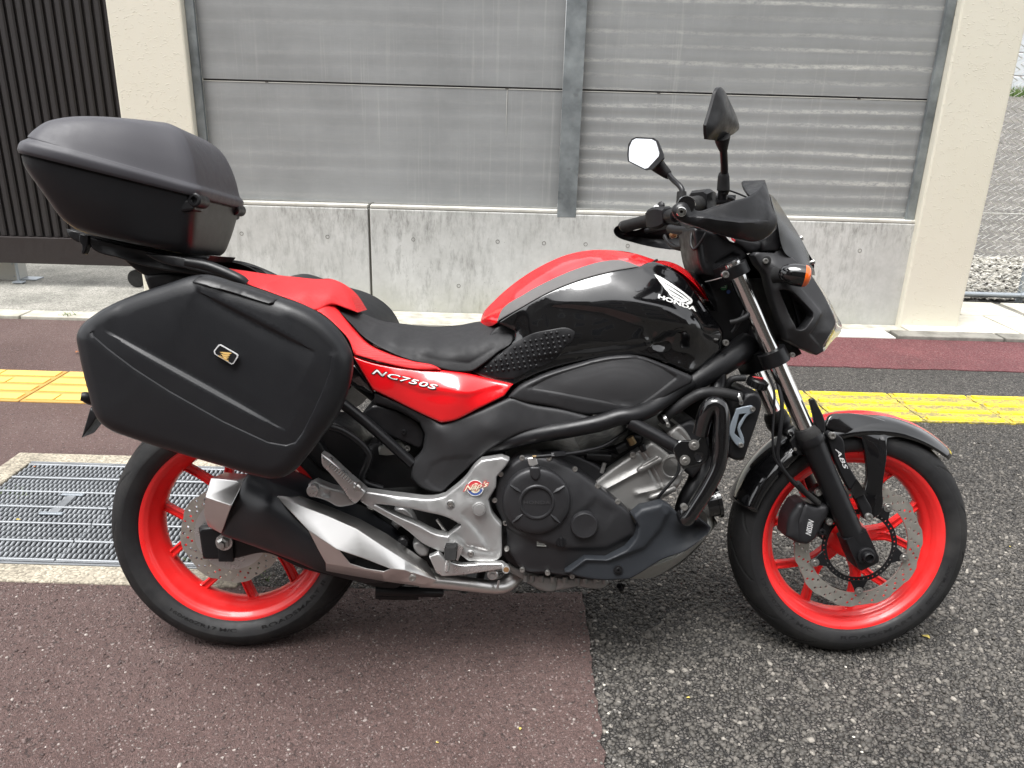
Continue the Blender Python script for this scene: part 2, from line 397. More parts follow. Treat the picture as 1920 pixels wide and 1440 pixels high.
def text_mesh(s, shear=0., bold=0., ext=0., spacing=1.):
    """lettering as flat geometry in a unit box"""
    c = bpy.data.curves.new('t', 'FONT'); c.body = s; c.shear = shear; c.offset = bold; c.extrude = ext; c.space_character = spacing; c.resolution_u = 3
    o = bpy.data.objects.new('t', c); COL.objects.link(o); dg = bpy.context.evaluated_depsgraph_get()
    m = bpy.data.meshes.new_from_object(o.evaluated_get(dg)); bpy.data.objects.remove(o); bpy.data.curves.remove(c)
    V = np.array([v.co[:] for v in m.vertices]); F = [tuple(p.vertices) for p in m.polygons]; lo, hi = V.min(0), V.max(0)
    V[:, :2] = (V[:, :2]-lo[:2])/(hi-lo)[:2]; bpy.data.meshes.remove(m); return V, F
def onsurf(pix, d, surf, lift):
    """drop picture points on to a panel surface"""
    pix = np.asarray(pix, float)[:, :2]; R_ = (CF+np.outer((pix[:, 0]-960)/FPX, CR)-np.outer((pix[:, 1]-720)/FPX, CU))@BM; dd = np.full(len(pix), float(d))
    for k in range(4):
        W = CO+R_*((-dd-CO[1])/R_[:, 1])[:, None]
        if k < 3: dd = surf.ev(W[:, [0, 2]])+lift
    return W
def decal(name, V, F, p0, p1, p2, mat, parent, zm=0, d=.1, surf=None, lift=.0008):
    """lay a unit-box drawing on a panel: p0 lower left, p1 lower right, p2 upper left"""
    A, B_, D = [np.array(q[:2]) for q in Z(zm, [p0, p1, p2], d)]
    pix = A+np.outer(V[:, 0], B_-A)+np.outer(V[:, 1], D-A)
    W = onsurf(pix, d, surf, lift) if surf is not None else np.array([P(x, y, d+lift) for x, y in pix])
    return mesh_obj(name, W, F, mat, parent)
def facets(name, verts, faces, mat, parent, zm=0, bev=.002, smooth=30, thick=0):
    """crisp folded sheet from measured corners (zoom x, zoom y, lateral offset)"""
    V = [P(*q) for q in Z(zm, verts)]; o = mesh_obj(name, V, faces, mat, parent)
    bm = bmesh.new(); bm.from_mesh(o.data); bmesh.ops.recalc_face_normals(bm, faces=bm.faces)
    if sum(f.normal.y*f.calc_area() for f in bm.faces) > 0: bmesh.ops.reverse_faces(bm, faces=bm.faces)
    bm.to_mesh(o.data); bm.free(); o.data.polygons.foreach_set('use_smooth', [True]*len(o.data.polygons)); o.data.set_sharp_from_angle(angle=math.radians(smooth))
    if thick: md = o.modifiers.new('s', 'SOLIDIFY'); md.thickness = thick; md.offset = -1
    if bev: bevel(o, bev, 3, 12)
    return o
def tilt_plate(name, pts, pt, n, mat, parent, zm=0, thick=.006, dome=0., domer=.03, res=.006, lift=0., sharp=48, rim=.0):
    """plate lying in a tilted plane through local point pt with facing n; dome swells along n"""
    n = np.asarray(n, float); n /= np.linalg.norm(n); u = np.cross((0, 0, 1.), n); u /= np.linalg.norm(u); w = np.cross(n, u); pt = np.asarray(pt)
    L = np.array([[(Pl(q[0], q[1], pt, n)-pt)@u, (Pl(q[0], q[1], pt, n)-pt)@w] for q in Z(zm, pts, 0.)]); b = cr_closed(L, res, sharp)
    lo, hi = b.min(0), b.max(0); G = np.array([(x, y) for x in np.arange(lo[0], hi[0], res) for y in np.arange(lo[1], hi[1], res)]); G = G[inpoly(G, b)]; G = G[segdist(G, b) > res*.7]
    V2, T = tri2d(b, G); e = segdist(V2, b); t_ = np.clip(e/domer, 0, 1); h = dome*(1-(1-t_)**2.2)+lift; m_ = len(V2)
    f = pt+np.outer(V2[:, 0], u)+np.outer(V2[:, 1], w)+np.outer(h, n); k = pt+np.outer(V2[:, 0], u)+np.outer(V2[:, 1], w)-n*(thick-lift)
    Eo = np.r_[T[:, [0, 1]], T[:, [1, 2]], T[:, [2, 0]]]; E = np.sort(Eo, 1); key = E[:, 0].astype(np.int64)*m_+E[:, 1]; _, inv, cnt = np.unique(key, return_inverse=True, return_counts=True)
    F = [tuple(a) for a in T]+[(m_+a[0], m_+a[2], m_+a[1]) for a in T]+[(a, b_, m_+b_, m_+a) for a, b_ in Eo[cnt[inv] == 1]]
    return link_mesh(name, fixn(np.r_[f, k], F), mat, parent, 40)
# ================================================================ the place
def m_coarse():
    t = NT('coarse_asphalt'); v = t.geo(); big = t.noise(v, 1.3, 4, .6)
    w = t.new('Mix', data_type='VECTOR'); w.inputs[0].default_value = .008; nn = t.new('TexNoise'); nn.inputs['Scale'].default_value = 60; t.link(v, nn.inputs['Vector'])
    t.link(v, w.inputs[4]); t.link(nn.outputs['Color'], w.inputs[5]); vv = w.outputs[1]
    f1 = t.voro(vv, 112); cc = t.voro(vv, 112, out='Color'); ed = t.voro(vv, 112, 'DISTANCE_TO_EDGE'); f2 = t.voro(vv, 260, out='Distance')
    sep = t.new('SeparateColor'); t.link(cc, sep.inputs[0])
    stone = t.ramp(sep.outputs[0], [(0, (.06, .056, .051)), (.45, (.115, .107, .098)), (.8, (.165, .154, .141)), (.97, (.22, .204, .184)), (1, (.32, .298, .27))])
    stone = t.mix(stone, t.mix((1, 1, 1), (.55, .55, .56), t.noise(v, 500, 2)), 1, 'MULTIPLY')
    gap = t.ramp(ed, [(0, (1, 1, 1)), (.07, (.9, .9, .9)), (.2, (0, 0, 0))])
    col = t.mix(stone, (.012, .0118, .0115), gap)
    col = t.mix(col, t.mix((.78, .77, .76), (1.28, 1.26, 1.23), t.rng(big, .3, .7, 0, 1)), .9, 'MULTIPLY'); st2 = t.rng(t.noise(v, 3.1, 5, .7), .6, .74, 0, .45); col = t.mix(col, (.05, .048, .045), st2)
    hgt = t.math('ADD', t.rng(ed, 0, .28, 0, 1), t.math('MULTIPLY', sep.outputs[1], .9))
    b = t.bump(hgt, .8, .0038); b = t.bump(t.noise(v, 900, 2), .25, .0008, b)
    t.set(color=col, rough=t.rng(sep.outputs[2], 0, 1, .5, .85), spec=.35, normal=b); MAT['coarse_asphalt'] = t.m
def m_brown(name, a, b_, c, scale=190, speck=(.40, .37, .34), spk=.93):
    t = NT(name); v = t.geo(); n1 = t.noise(v, 2.2, 6, .62); n0 = t.noise(v, .7, 3, .6)
    cc = t.voro(v, scale, out='Color'); ed = t.voro(v, scale, 'DISTANCE_TO_EDGE'); sep = t.new('SeparateColor'); t.link(cc, sep.inputs[0])
    col = t.ramp(n1, [(.3, a), (.5, b_), (.72, c)])
    col = t.mix(col, t.mix((.66, .66, .66), (1.32, 1.3, 1.28), sep.outputs[0]), .8, 'MULTIPLY')
    col = t.mix(col, speck, t.ramp(sep.outputs[1], [(spk, (0, 0, 0)), (spk+.02, (.75, .75, .75))]))
    col = t.mix(col, (.02, .017, .016), t.ramp(t.voro(v, 95, out='Distance'), [(0, (0, 0, 0)), (.76, (0, 0, 0)), (.9, (.6, .6, .6))]))
    col = t.mix(col, t.mix((.72, .72, .72), (1.25, 1.22, 1.2), n0), .7, 'MULTIPLY')
    h = t.math('ADD', t.rng(ed, 0, .3, 0, 1), t.math('MULTIPLY', t.noise(v, 75, 5, .65), 2.2))
    t.set(color=col, rough=t.rng(sep.outputs[2], 0, 1, .45, .85), normal=t.bump(h, .85, .0032), spec=.42); MAT[name] = t.m
def m_concrete(name, base, dark, scale=1., aggregate=0, streak=0., rough=.85, wet=0):
    t = NT(name); v = t.geo(); n = t.noise(v, 3*scale, 8, .62); n2 = t.noise(v, 26*scale, 6, .65); col = t.mix(dark, base, t.ramp(n, [(.3, (0, 0, 0)), (.6, (1, 1, 1))]))
    col = t.mix(col, t.mix((.78, .78, .77), (1.15, 1.15, 1.14), n2), .8, 'MULTIPLY')
    h = n2
    if aggregate:
        cc = t.voro(v, aggregate, out='Color'); sep = t.new('SeparateColor'); t.link(cc, sep.inputs[0])
        col = t.mix(col, t.mix((.5, .48, .44), (1.5, 1.48, 1.4), sep.outputs[0]), .85, 'MULTIPLY'); h = t.math('ADD', t.voro(v, aggregate, 'DISTANCE_TO_EDGE'), t.math('MULTIPLY', n2, .5))
    if streak:
        s = t.noise(t.geo((15, 15, 4)), 1.6, 9, .76); s2 = t.noise(t.geo((1.2, 1.2, .8)), 1.1, 3, .5)
        f = t.math('MULTIPLY', t.rng(s, .48, .75, 0, 1), t.rng(s2, .48, .66, 0, streak*.85)); col = t.mix(col, (.055, .05, .04), f)
        # darker weathering along the top of the cast face
        z = t.new('SeparateXYZ'); t.link(t.geo(), z.inputs[0]); top = t.rng(z.outputs[2], .42, .67, 0, 1)
        s3 = t.math('MULTIPLY', t.rng(t.noise(t.geo((24, 24, 7)), 1.3, 9, .8), .47, .72, 0, 1), t.rng(t.noise(t.geo((2.2, 2.2, .6)), 1.2, 3), .42, .62, .12, 1))
        col = t.mix(col, (.06, .055, .045), t.math('MULTIPLY', t.math('MULTIPLY', s3, top), 1.0))
        low = t.math('MULTIPLY', t.rng(z.outputs[2], 0, .22, .5, 0), t.rng(t.noise(t.geo((3, 3, 1)), 1.5, 4), .35, .65, .2, 1)); col = t.mix(col, (.30, .30, .20), low)
        por = t.ramp(t.voro(v, 38, out='Distance'), [(0, (1, 1, 1)), (.07, (1, 1, 1)), (.1, (0, 0, 0))]); col = t.mix(col, (.1, .1, .09), t.math('MULTIPLY', por, t.rng(n, .4, .6, 0, .7)))
    t.set(color=col, rough=rough, normal=t.bump(h, .35, .002), spec=.3); MAT[name] = t.m
def m_barrier(name, band):
    """dull weathered barrier sheet: pale chalky wash marks over grey"""
    t = NT(name); v = t.geo(); fib = t.noise(t.geo((3, 3, 120)), 3, 4, .7); cloud = t.noise(v, 1.6, 6, .65); run = t.noise(t.geo((38, 38, .8)), 1.4, 5, .7); mott = t.noise(t.geo((20, 20, 60)), 3, 5, .75)
    col = t.mix(lin((131, 133, 133)), lin((146, 148, 148)), t.rng(cloud, .32, .68, 0, 1))
    col = t.mix(col, lin((196, 196, 190)), t.math('MULTIPLY', t.rng(run, .55, .8, 0, 1), t.rng(t.noise(v, .9, 2), .42, .66, .03, .5)))
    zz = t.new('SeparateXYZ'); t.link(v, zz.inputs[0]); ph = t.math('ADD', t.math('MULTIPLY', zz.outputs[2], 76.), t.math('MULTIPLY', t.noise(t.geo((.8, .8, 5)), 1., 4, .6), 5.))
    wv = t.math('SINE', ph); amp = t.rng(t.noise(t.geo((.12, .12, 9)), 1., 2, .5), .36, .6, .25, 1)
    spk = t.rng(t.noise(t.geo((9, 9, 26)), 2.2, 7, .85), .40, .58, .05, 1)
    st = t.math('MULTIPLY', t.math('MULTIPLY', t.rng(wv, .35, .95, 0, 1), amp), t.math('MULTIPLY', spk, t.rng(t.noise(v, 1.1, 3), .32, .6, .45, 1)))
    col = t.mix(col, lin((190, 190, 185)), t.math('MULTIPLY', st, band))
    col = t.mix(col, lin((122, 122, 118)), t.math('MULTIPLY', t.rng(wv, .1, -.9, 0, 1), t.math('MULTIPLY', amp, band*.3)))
    col = t.mix(col, t.mix((.9, .9, .9), (1.08, 1.08, 1.08), fib), 1, 'MULTIPLY')
    col = t.mix(col, t.mix((.86, .86, .86), (1.1, 1.1, 1.1), t.noise(t.geo((60, 60, 260)), 4, 3)), .7, 'MULTIPLY')
    t.set(color=col, rough=.85, spec=.2, normal=t.bump(fib, .1, .001)); MAT[name] = t.m
m_coarse()
m_brown('brown_asphalt', (.108, .068, .062), (.132, .086, .079), (.156, .107, .099), 300, spk=.972)
m_brown('maroon_asphalt', (.10, .032, .036), (.135, .042, .047), (.17, .055, .06), 170, (.3, .16, .16), .95)
m_concrete('apron_concrete', (.27, .265, .25), (.15, .15, .14), 1, 150)
m_concrete('frame_concrete', (.34, .31, .26), (.20, .18, .15), 1.6, 170)
m_concrete('cast_concrete', (.54, .545, .53), (.43, .432, .415), .8, 0, .9)
m_concrete('cap_concrete', (.54, .53, .49), (.38, .37, .33), 1.5)
m_concrete('slab_concrete', (.58, .55, .47), (.42, .40, .34), 1.2)
m_concrete('kerb_grey', (.46, .44, .38), (.26, .25, .21), 4)
m_concrete('kerb_dark', (.24, .23, .205), (.12, .115, .10), 3)
m_barrier('barrier_sheet_plain', .16); m_barrier('barrier_sheet_banded', 1.0)
t = NT('galvanised'); v = t.geo(); n = t.noise(v, 5, 6, .65); col = t.ramp(n, [(.3, lin((98, 104, 106))), (.5, lin((128, 134, 136))), (.7, lin((150, 156, 157)))])
spot = t.rng(t.noise(v, 9, 2), .66, .74, 0, .6); col = t.mix(col, lin((88, 92, 94)), spot)
t.set(color=col, rough=t.rng(n, .3, .7, .45, .65), metal=.55); MAT['galvanised'] = t.m
t = NT('stucco'); v = t.geo(); n = t.noise(v, 2, 6, .6); z = t.new('SeparateXYZ'); t.link(t.geo(), z.inputs[0])
col = t.mix(lin((204, 200, 184)), lin((214, 210, 196)), n); bl = t.ramp(t.voro(v, 95, out='Distance'), [(0, (1, 1, 1)), (.28, (.2, .2, .2)), (.36, (0, 0, 0))]); keep = t.rng(t.noise(v, 30, 2), .46, .56, 0, 1)
h = t.math('MULTIPLY', bl, keep); t.set(color=col, rough=.8, spec=.3, normal=t.bump(t.noise(v, 130, 3), .15, .001, t.bump(h, .75, .0048))); MAT['stucco'] = t.m
simple('gate_black', (38, 35, 35), .55, rvar=.08); simple('gate_frame', (40, 34, 33), .5); simple('white_metal', (196, 195, 188), .5, dust=.2)
simple('pipe_zinc', (165, 172, 178), .4, .6); simple('wire_zinc', (225, 226, 222), .6, 0); simple('rubber_wheel', (30, 30, 30), .7)
t = NT('grate_steel'); v = t.geo(); n = t.noise(v, 14, 4); t.set(color=t.mix(lin((112, 115, 118)), lin((156, 159, 162)), n), metal=.5, rough=t.rng(n, .3, .7, .38, .6)); MAT['grate_steel'] = t.m
t = NT('tactile_ochre'); v = t.geo(); n = t.noise(v, 5, 6, .7); n2 = t.noise(v, 90, 4, .7); col = t.mix(lin((224, 186, 96)), lin((204, 164, 84)), t.rng(n, .35, .7, 0, 1)); col = t.mix(col, lin((140, 112, 66)), t.rng(n2, .62, .75, 0, .6)); t.set(color=col, rough=.7, normal=t.bump(n2, .3, .0015)); MAT['tactile_ochre'] = t.m
simple('tactile_ochre_base', (176, 138, 72), .8)  # browner, darker tile tone showing between the bars
t = NT('tactile_yellow'); v = t.geo(); n = t.noise(v, 60, 5, .7); n2 = t.noise(v, 4, 4); col = t.mix(lin((232, 206, 22)), lin((212, 188, 44)), t.rng(n2, .3, .7, 0, 1)); col = t.mix(col, lin((150, 140, 90)), t.rng(t.math('MULTIPLY', n, t.rng(t.noise(v, 14, 3), .3, .7, .8, 1.25)), .52, .62, 0, .75)); t.set(color=col, rough=.6, normal=t.bump(n, .5, .0025)); MAT['tactile_yellow'] = t.m
t = NT('tactile_yellow_worn_shade'); v = t.geo(); n = t.noise(v, 75, 6, .75); n2 = t.noise(v, 9, 4); col = t.mix(lin((206, 184, 44)), lin((112, 106, 84)), t.rng(t.math('ADD', n, t.math('MULTIPLY', n2, .35)), .56, .70, 0, .9)); t.set(color=col, rough=.75, normal=t.bump(n, .7, .003)); MAT['tactile_yellow_worn_shade'] = t.m  # grey wear speckle, darkened further as painted shade between the ribs
t = NT('gravel_stone'); oi = t.new('NewGeometry'); col = t.ramp(oi.outputs['Random Per Island'], [(0, (.12, .113, .098)), (.3, (.21, .2, .175)), (.7, (.33, .315, .275)), (1, (.48, .455, .41))]); t.set(color=col, rough=.85, normal=t.bump(t.noise(t.geo(), 120, 3), .3, .002)); MAT['gravel_stone'] = t.m
m_brown('gravel_lot', (.07, .067, .061), (.10, .095, .086), (.14, .133, .12), 38, (.28, .27, .245), .86)
t = NT('grass'); oi = t.new('NewGeometry'); t.set(color=t.ramp(oi.outputs['Random Per Island'], [(0, (.05, .10, .02)), (.6, (.10, .17, .04)), (1, (.2, .24, .08))]), rough=.7); MAT['grass'] = t.m
simple('far_wall_white', (200, 204, 206), .7); simple('far_wall_pink', (205, 190, 184), .7); simple('far_pipe', (96, 116, 138), .5); simple('leaf_yellow', (196, 176, 92), .8); simple('leaf_brown', (150, 96, 60), .8); simple('pebble_white', (205, 200, 188), .8)
simple('hole_dark', (105, 104, 98), .9); simple('joint_dark', (98, 96, 90), .95); simple('drip_white', (196, 196, 190), .8)

def sheet(name, x0, x1, y0, y1, z, mat, thick=.0, ragged=0, seed=0, kind='structure', seg=.05, sides='xXyY', noise=None):
    """ground sheet with uneven laid edges"""
    r = np.random.default_rng(seed)
    def edge(a, b, on):
        n = max(2, int(np.hypot(b[0]-a[0], b[1]-a[1])/seg)) if on and ragged else 1
        e = np.array([np.array(a)+(np.array(b)-np.array(a))*i/n for i in range(n)])
        if on and ragged: w = r.normal(0, ragged, n); w = .5*w+.5*np.convolve(w, np.ones(5)/2.2, 'same'); nx = np.array([-(b[1]-a[1]), b[0]-a[0]]); nx = nx/np.linalg.norm(nx); e = e+nx*w[:, None]
        return e
    bnd = np.vstack([edge((x0, y0), (x1, y0), 'y' in sides), edge((x1, y0), (x1, y1), 'X' in sides), edge((x1, y1), (x0, y1), 'Y' in sides), edge((x0, y1), (x0, y0), 'x' in sides)])
    V2, T = tri2d(bnd, []); n = len(V2); V = np.r_[np.c_[V2, np.full(n, z)], np.c_[V2, np.full(n, z-thick-.01)]]
    Eo = np.r_[T[:, [0, 1]], T[:, [1, 2]], T[:, [2, 0]]]; E = np.sort(Eo, 1); key = E[:, 0].astype(np.int64)*n+E[:, 1]; u, inv, cnt = np.unique(key, return_inverse=True, return_counts=True)
    F = [tuple(a) for a in T]+[(a, b, n+b, n+a) for a, b in Eo[cnt[inv] == 1]]
    o = link_mesh(name, fixn(V, F), mat)
    if o.data.polygons[0].normal.z < 0: o.data.flip_normals()
    return tag(o, kind=kind) if kind else o
g = mesh_obj('ground', [(-150, -150, 0), (150, -150, 0), (150, 250, 0), (-150, 250, 0)], [(0, 1, 2, 3)], 'coarse_asphalt'); tag(g, kind='structure')
sheet('pavement', -9, .215, -6, 1.885, .009, 'brown_asphalt', ragged=.009, seg=.03, seed=1, sides='XY')
sheet('pavement', -9, -1.05, 2.70, 4.555, .006, 'brown_asphalt', ragged=.006, seed=2, sides='yX')
sheet('pavement', -9, -1.862, 1.885, 2.70, .0065, 'brown_asphalt', ragged=.003, seed=3, sides='X')
sheet('footway_band', .62, 9, 4.075, 4.665, .005, 'maroon_asphalt', ragged=.006, seed=4, sides='y')
sheet('driveway_apron', -9, -2.0, 4.70, 9, .012, 'apron_concrete', seed=5)
# light edging blocks between pavement and apron, and along the foot of the wall
for i, (x0, x1, y0, y1, m) in enumerate([(-6.2, -3.62, 4.56, 4.70, 'kerb_grey'), (-3.61, -2.98, 4.56, 4.70, 'kerb_grey'), (-2.97, -2.36, 4.56, 4.70, 'kerb_grey'), (-2.35, -1.75, 4.56, 4.70, 'kerb_grey')]):
    k = box('kerb_block', ((x0+x1)/2, (y0+y1)/2, .0), (x1-x0, y1-y0, .05), m, bev=.006); tag(k, kind='structure')
xs = [-2.0, -1.4, -.8, -.2, .4, 1.0, 1.6, 2.36]
for a, b in zip(xs[:-1], xs[1:]): tag(box('kerb_block', ((a+b)/2, 4.755, -.01), (b-a-.006, .17, .044), 'cap_concrete' if a > .9 else 'kerb_grey', bev=.006), kind='structure')
for a, b in ((2.366, 3.02), (3.03, 3.7), (3.71, 4.4)): tag(box('kerb_block', ((a+b)/2, 4.735, .0), (b-a-.006, .13, .052), 'kerb_dark', bev=.006), kind='structure')
tag(box('wall_footing', (.25, 4.905, -.004), (4.5, .125, .036), 'kerb_grey', bev=.008), kind='structure')
# paving slabs beside the right pillar
for (x0, x1, y0, y1) in ((2.50, 3.20, 4.806, 5.25), (3.215, 4.4, 4.806, 5.25), (2.9, 3.06, 5.262, 5.66), (3.072, 3.5, 5.262, 5.66), (3.56, 4.6, 5.262, 5.66)):
    tag(box('paving_slab', ((x0+x1)/2, (y0+y1)/2, -.0), (x1-x0, y1-y0, .05), 'slab_concrete', bev=.006), kind='structure')
tag(box('drain_channel', (3.53, 5.45, -.005), (.05, .42, .04), 'kerb_dark', bev=.004), kind='structure')
# ---- concrete wall with cast panels, tie holes
root = empty('concrete_wall', (0, 4.97, 0)); tag(root, 'low weathered grey concrete wall with tie holes under the barrier panels', 'wall')
WY = 4.97
for a, b in ((-1.95, -.932), (-.918, 2.49)):
    o = box('cast_panel', ((a+b)/2, .18, .332), (b-a, .36, .664), 'cast_concrete', root, bev=.006)
    k = box('coping', ((a+b)/2, .1805, .676), (b-a-.002, .357, .022), 'cap_concrete', root, bev=.006)
box('joint_filler', (-.925, .20, .33), (.022, .36, .655), 'joint_dark', root)
def wpt(px, py, Y):
    r = CF + CR*(px-960)/FPX - CU*(py-720)/FPX; return CC + r*(Y/r[1])
proto = lathe('tie_hole', (0, 0, 0), [(.0006, .0125), (.0012, .0115), (.0010, .0095), (-.006, .0088), (-.006, 0)], 'hole_dark', None, 20); hm = proto.data; bpy.data.objects.remove(proto)
for px, py in ((453, 438), (614, 444), (775, 449), (933, 453), (1020, 456), (1098, 458), (1177, 461), (1256, 464), (1612, 470), (860, 536), (1540, 560)):
    q = wpt(px, py, WY); o = bpy.data.objects.new('tie_hole', hm); COL.objects.link(o); o.parent = root; o.location = (q[0], 0, q[2])
# ---- barrier: sheets between steel posts
root = empty('barrier_fence', (0, 5.03, .69)); tag(root, 'grey weathered sheet barrier between galvanised steel posts above the concrete wall', 'barrier')
def bsheet(x0, x1, z0, z1, mat, amp, per):
    nz = 90; V = []; F = []
    for i in range(nz+1):
        z = z0+(z1-z0)*i/nz; e = min(i, nz-i)/3; dy = -amp*(.5+.5*math.sin(2*math.pi*(z-z0)/per))*min(1, e)
        V += [(x0, dy, z), (x1, dy, z)]
    for i in range(nz): F.append((2*i, 2*i+1, 2*i+3, 2*i+2))
    n = len(V); V += [(x0, .03, z0), (x1, .03, z0), (x0, .03, z1), (x1, .03, z1)]
    F += [(n, n+1, 1, 0), (2*nz, 2*nz+1, n+3, n+2), (n+1, n, n+2, n+3)]
    return link_mesh('panel', fixn(V, F), mat, root, 60)
for (x0, x1, m, amp, per) in ((-1.905, .252, 'barrier_sheet_plain', .0006, .118), (.30, 2.455, 'barrier_sheet_banded', .0007, .0827)):
    for z0, z1 in ((.008, .694), (.708, 1.394), (1.408, 2.1)): bsheet(x0, x1, z0, z1, m, amp, per)
    for z0 in (.694, 1.394):
        box('panel_lip', ((x0+x1)/2, .004, z0+.002), (x1-x0, .012, .004), 'drip_white', root); box('gap_strip', ((x0+x1)/2, .02, z0+.008), (x1-x0, .02, .012), 'gate_black', root)
for x in (-1.52, -.08, .83, 2.03): box('spacer_clip', (x, .003, .7005), (.02, .012, .009), 'gate_black', root)
sweep('drip_mark', [(-.078, -.0026, .69), (-.08, -.003, .55), (-.079, -.0026, .43)], 'drip_white', root, [.0022, .0016, .0008], 6)
for (x, y0, w, h0) in ((.31, -.055, .118, -.045),):
    box('post', (x, y0, (h0+2.2)/2), (w, .012, 2.2-h0), 'galvanised', root, bev=.002); box('post_web', (x, y0+.06, 1.1), (.01, .11, 2.2), 'galvanised', root)
for x in (-1.925, 2.455): box('edge_strip', (x, -.03, 1.08), (.05, .03, 2.2), 'galvanised', root, bev=.002)
# ---- pillars
for (x0, x1, y, lab) in ((-2.385, -1.952, 4.935, 'cream stucco pillar between the black gate and the barrier'), (2.483, 2.868, 4.925, 'cream stucco pillar beside the chain link fence')):
    r_ = empty('stucco_pillar', ((x0+x1)/2, y, 0)); tag(r_, lab, 'pillar', 'stucco pillars')
    box('shaft', (0, .2, 1.3), (x1-x0, .4, 2.6), 'stucco', r_, bev=.012)
# ---- black slatted gate
root = empty('sliding_gate', (-3.2, 5.42, 0)); tag(root, 'black sliding gate of upright metal slats on a dark bottom beam', 'gate')
pitch = .0615; sm = None
sec = [(-.0215, .0), (-.0215, -.012), (-.012, -.021), (.012, -.021), (.0215, -.012), (.0215, 0)]
V = [(x, y, z) for z in (.358, 2.6) for x, y in sec]; F = [(i, (i+1) % 6, 6+(i+1) % 6, 6+i) for i in range(6)]+[tuple(range(6)), tuple(range(6, 12))]
sm = fixn(V, F); sm.materials.append(MAT['gate_black'])
i = 0; x = .78
while x > -1.5:
    o = bpy.data.objects.new('slat', sm); COL.objects.link(o); o.parent = root; o.location = (x, 0, 0); x -= pitch
box('backing_sheet', (-.37, .012, 1.45), (2.35, .012, 2.2), 'gate_black', root)
box('bottom_beam', (-.37, -.005, .262), (2.35, .07, .182), 'gate_frame', root, bev=.004)
wpos = wpt(257, 508, 5.45)
lathe('gate_wheel', (wpos[0]+3.2, .02, .075), [(-.02, .0), (-.02, .045), (-.015, .062), (.015, .062), (.02, .045), (.02, 0)], 'rubber_wheel', root, 24)
box('drop_bolt', (-.31, .03, .1), (.014, .014, .2), 'pipe_zinc', root); box('bolt_foot', (-.31, .03, .022), (.07, .05, .012), 'pipe_zinc', root, bev=.003)
b = empty('gate_stop_box', (-3.68, 5.60, .012)); tag(b, 'pale metal box housing on the ground under the black gate', 'gate stop')
box('housing', (-.06, 0, .075), (.34, .12, .15), 'white_metal', b, bev=.004); box('foot_plate', (.16, 0, .004), (.14, .1, .008), 'pipe_zinc', b, bev=.002)
for zz in (.03, .12): lathe('screw', (.085, -.06, zz), [(0, .006), (.003, .005), (.004, 0)], 'pipe_zinc', b, 10)
# ---- drain grating set in a concrete frame
fr = empty('drain_pit', (-1.3, 2.28, 0)); tag(fr, 'worn concrete surround of the steel drain gratings', 'drain pit')
x0, x1, y0, y1 = -1.765, -.872, 1.957, 2.615; X0, X1, Y0, Y1 = -1.855, -.755, 1.868, 2.695
for (a, b_, c, e) in ((X0, X1, Y0, y0-.004), (X0, X1, y1+.004, Y1), (X0, x0-.004, y0-.004, y1+.004), (x1+.004, X1, y0-.004, y1+.004)):
    box('frame_side', ((a+b_)/2+1.3, (c+e)/2-2.28, -.03), (b_-a, e-c, .088), 'frame_concrete', fr, bev=.004)
box('pit_floor', ((x0+x1)/2+1.3, 0, -.4), (x1-x0, y1-y0, .02), 'joint_dark', fr)
for (a, c, w_, l) in (((x0+x1)/2, y0, x1-x0, .01), ((x0+x1)/2, y1, x1-x0, .01)): box('seat_angle', (a+1.3, c-2.28, -.01), (w_, .008, .05), 'grate_steel', fr)
def bar_mesh(L, w=.0098, h=.024):
    V = []; F = []; n = 44
    for i in range(n+1):
        y = -L/2+L*i/n; k = .0022*(1 if i % 2 else -.8); ww = w*(1.0 if i % 2 else .74)
        V += [(-ww/2, y, -h), (-ww/2, y, -.003+k), (-ww/4, y, k), (ww/4, y, k), (ww/2, y, -.003+k), (ww/2, y, -h)]
    for i in range(n):
        for j in range(5): F.append((i*6+j, i*6+j+1, (i+1)*6+j+1, (i+1)*6+j))
    F += [(0, 1, 2, 3, 4, 5), tuple(n*6+j for j in range(6))]; m = fixn(V, F); m.materials.append(MAT['grate_steel']); return m
bmsh = bar_mesh(y1-y0-.02); xm = (x0+x1)/2
for gi, (a, b_) in enumerate(((x0+.004, xm-.0008), (xm+.0008, x1-.004))):
    g_ = empty('drain_grating', ((a+b_)/2, (y0+y1)/2, .012)); tag(g_, ['steel bar drain grating at the left picture edge', 'steel bar drain grating partly behind the rear wheel'][gi], 'drain grating', 'drain gratings')
    nb = 28
    for i in range(nb):
        o = bpy.data.objects.new('bar', bmsh); COL.objects.link(o); o.parent = g_; o.location = (-(b_-a)/2+.005+(b_-a-.01)*i/(nb-1), 0, 0)
    for j in range(7):
        yy = -(y1-y0-.02)/2+.01+(y1-y0-.04)*j/6
        sweep('cross_rod', [(-(b_-a)/2+.002, yy, .001), ((b_-a)/2-.002, yy, .001)], 'grate_steel', g_, .0052, 8)
    for s_ in (-1, 1): box('end_strap', (0, s_*(y1-y0-.02)/2, -.008), (b_-a, .005, .024), 'grate_steel', g_)
    if gi == 0:
        box('latch_plate', (.06, .02, .001), (.03, .12, .006), 'grate_steel', g_, bev=.002); box('latch_bar', (.06, .085, .004), (.075, .016, .006), 'pipe_zinc', g_, bev=.002); box('latch_bar', (.06, -.045, .004), (.075, .016, .006), 'pipe_zinc', g_, bev=.002)
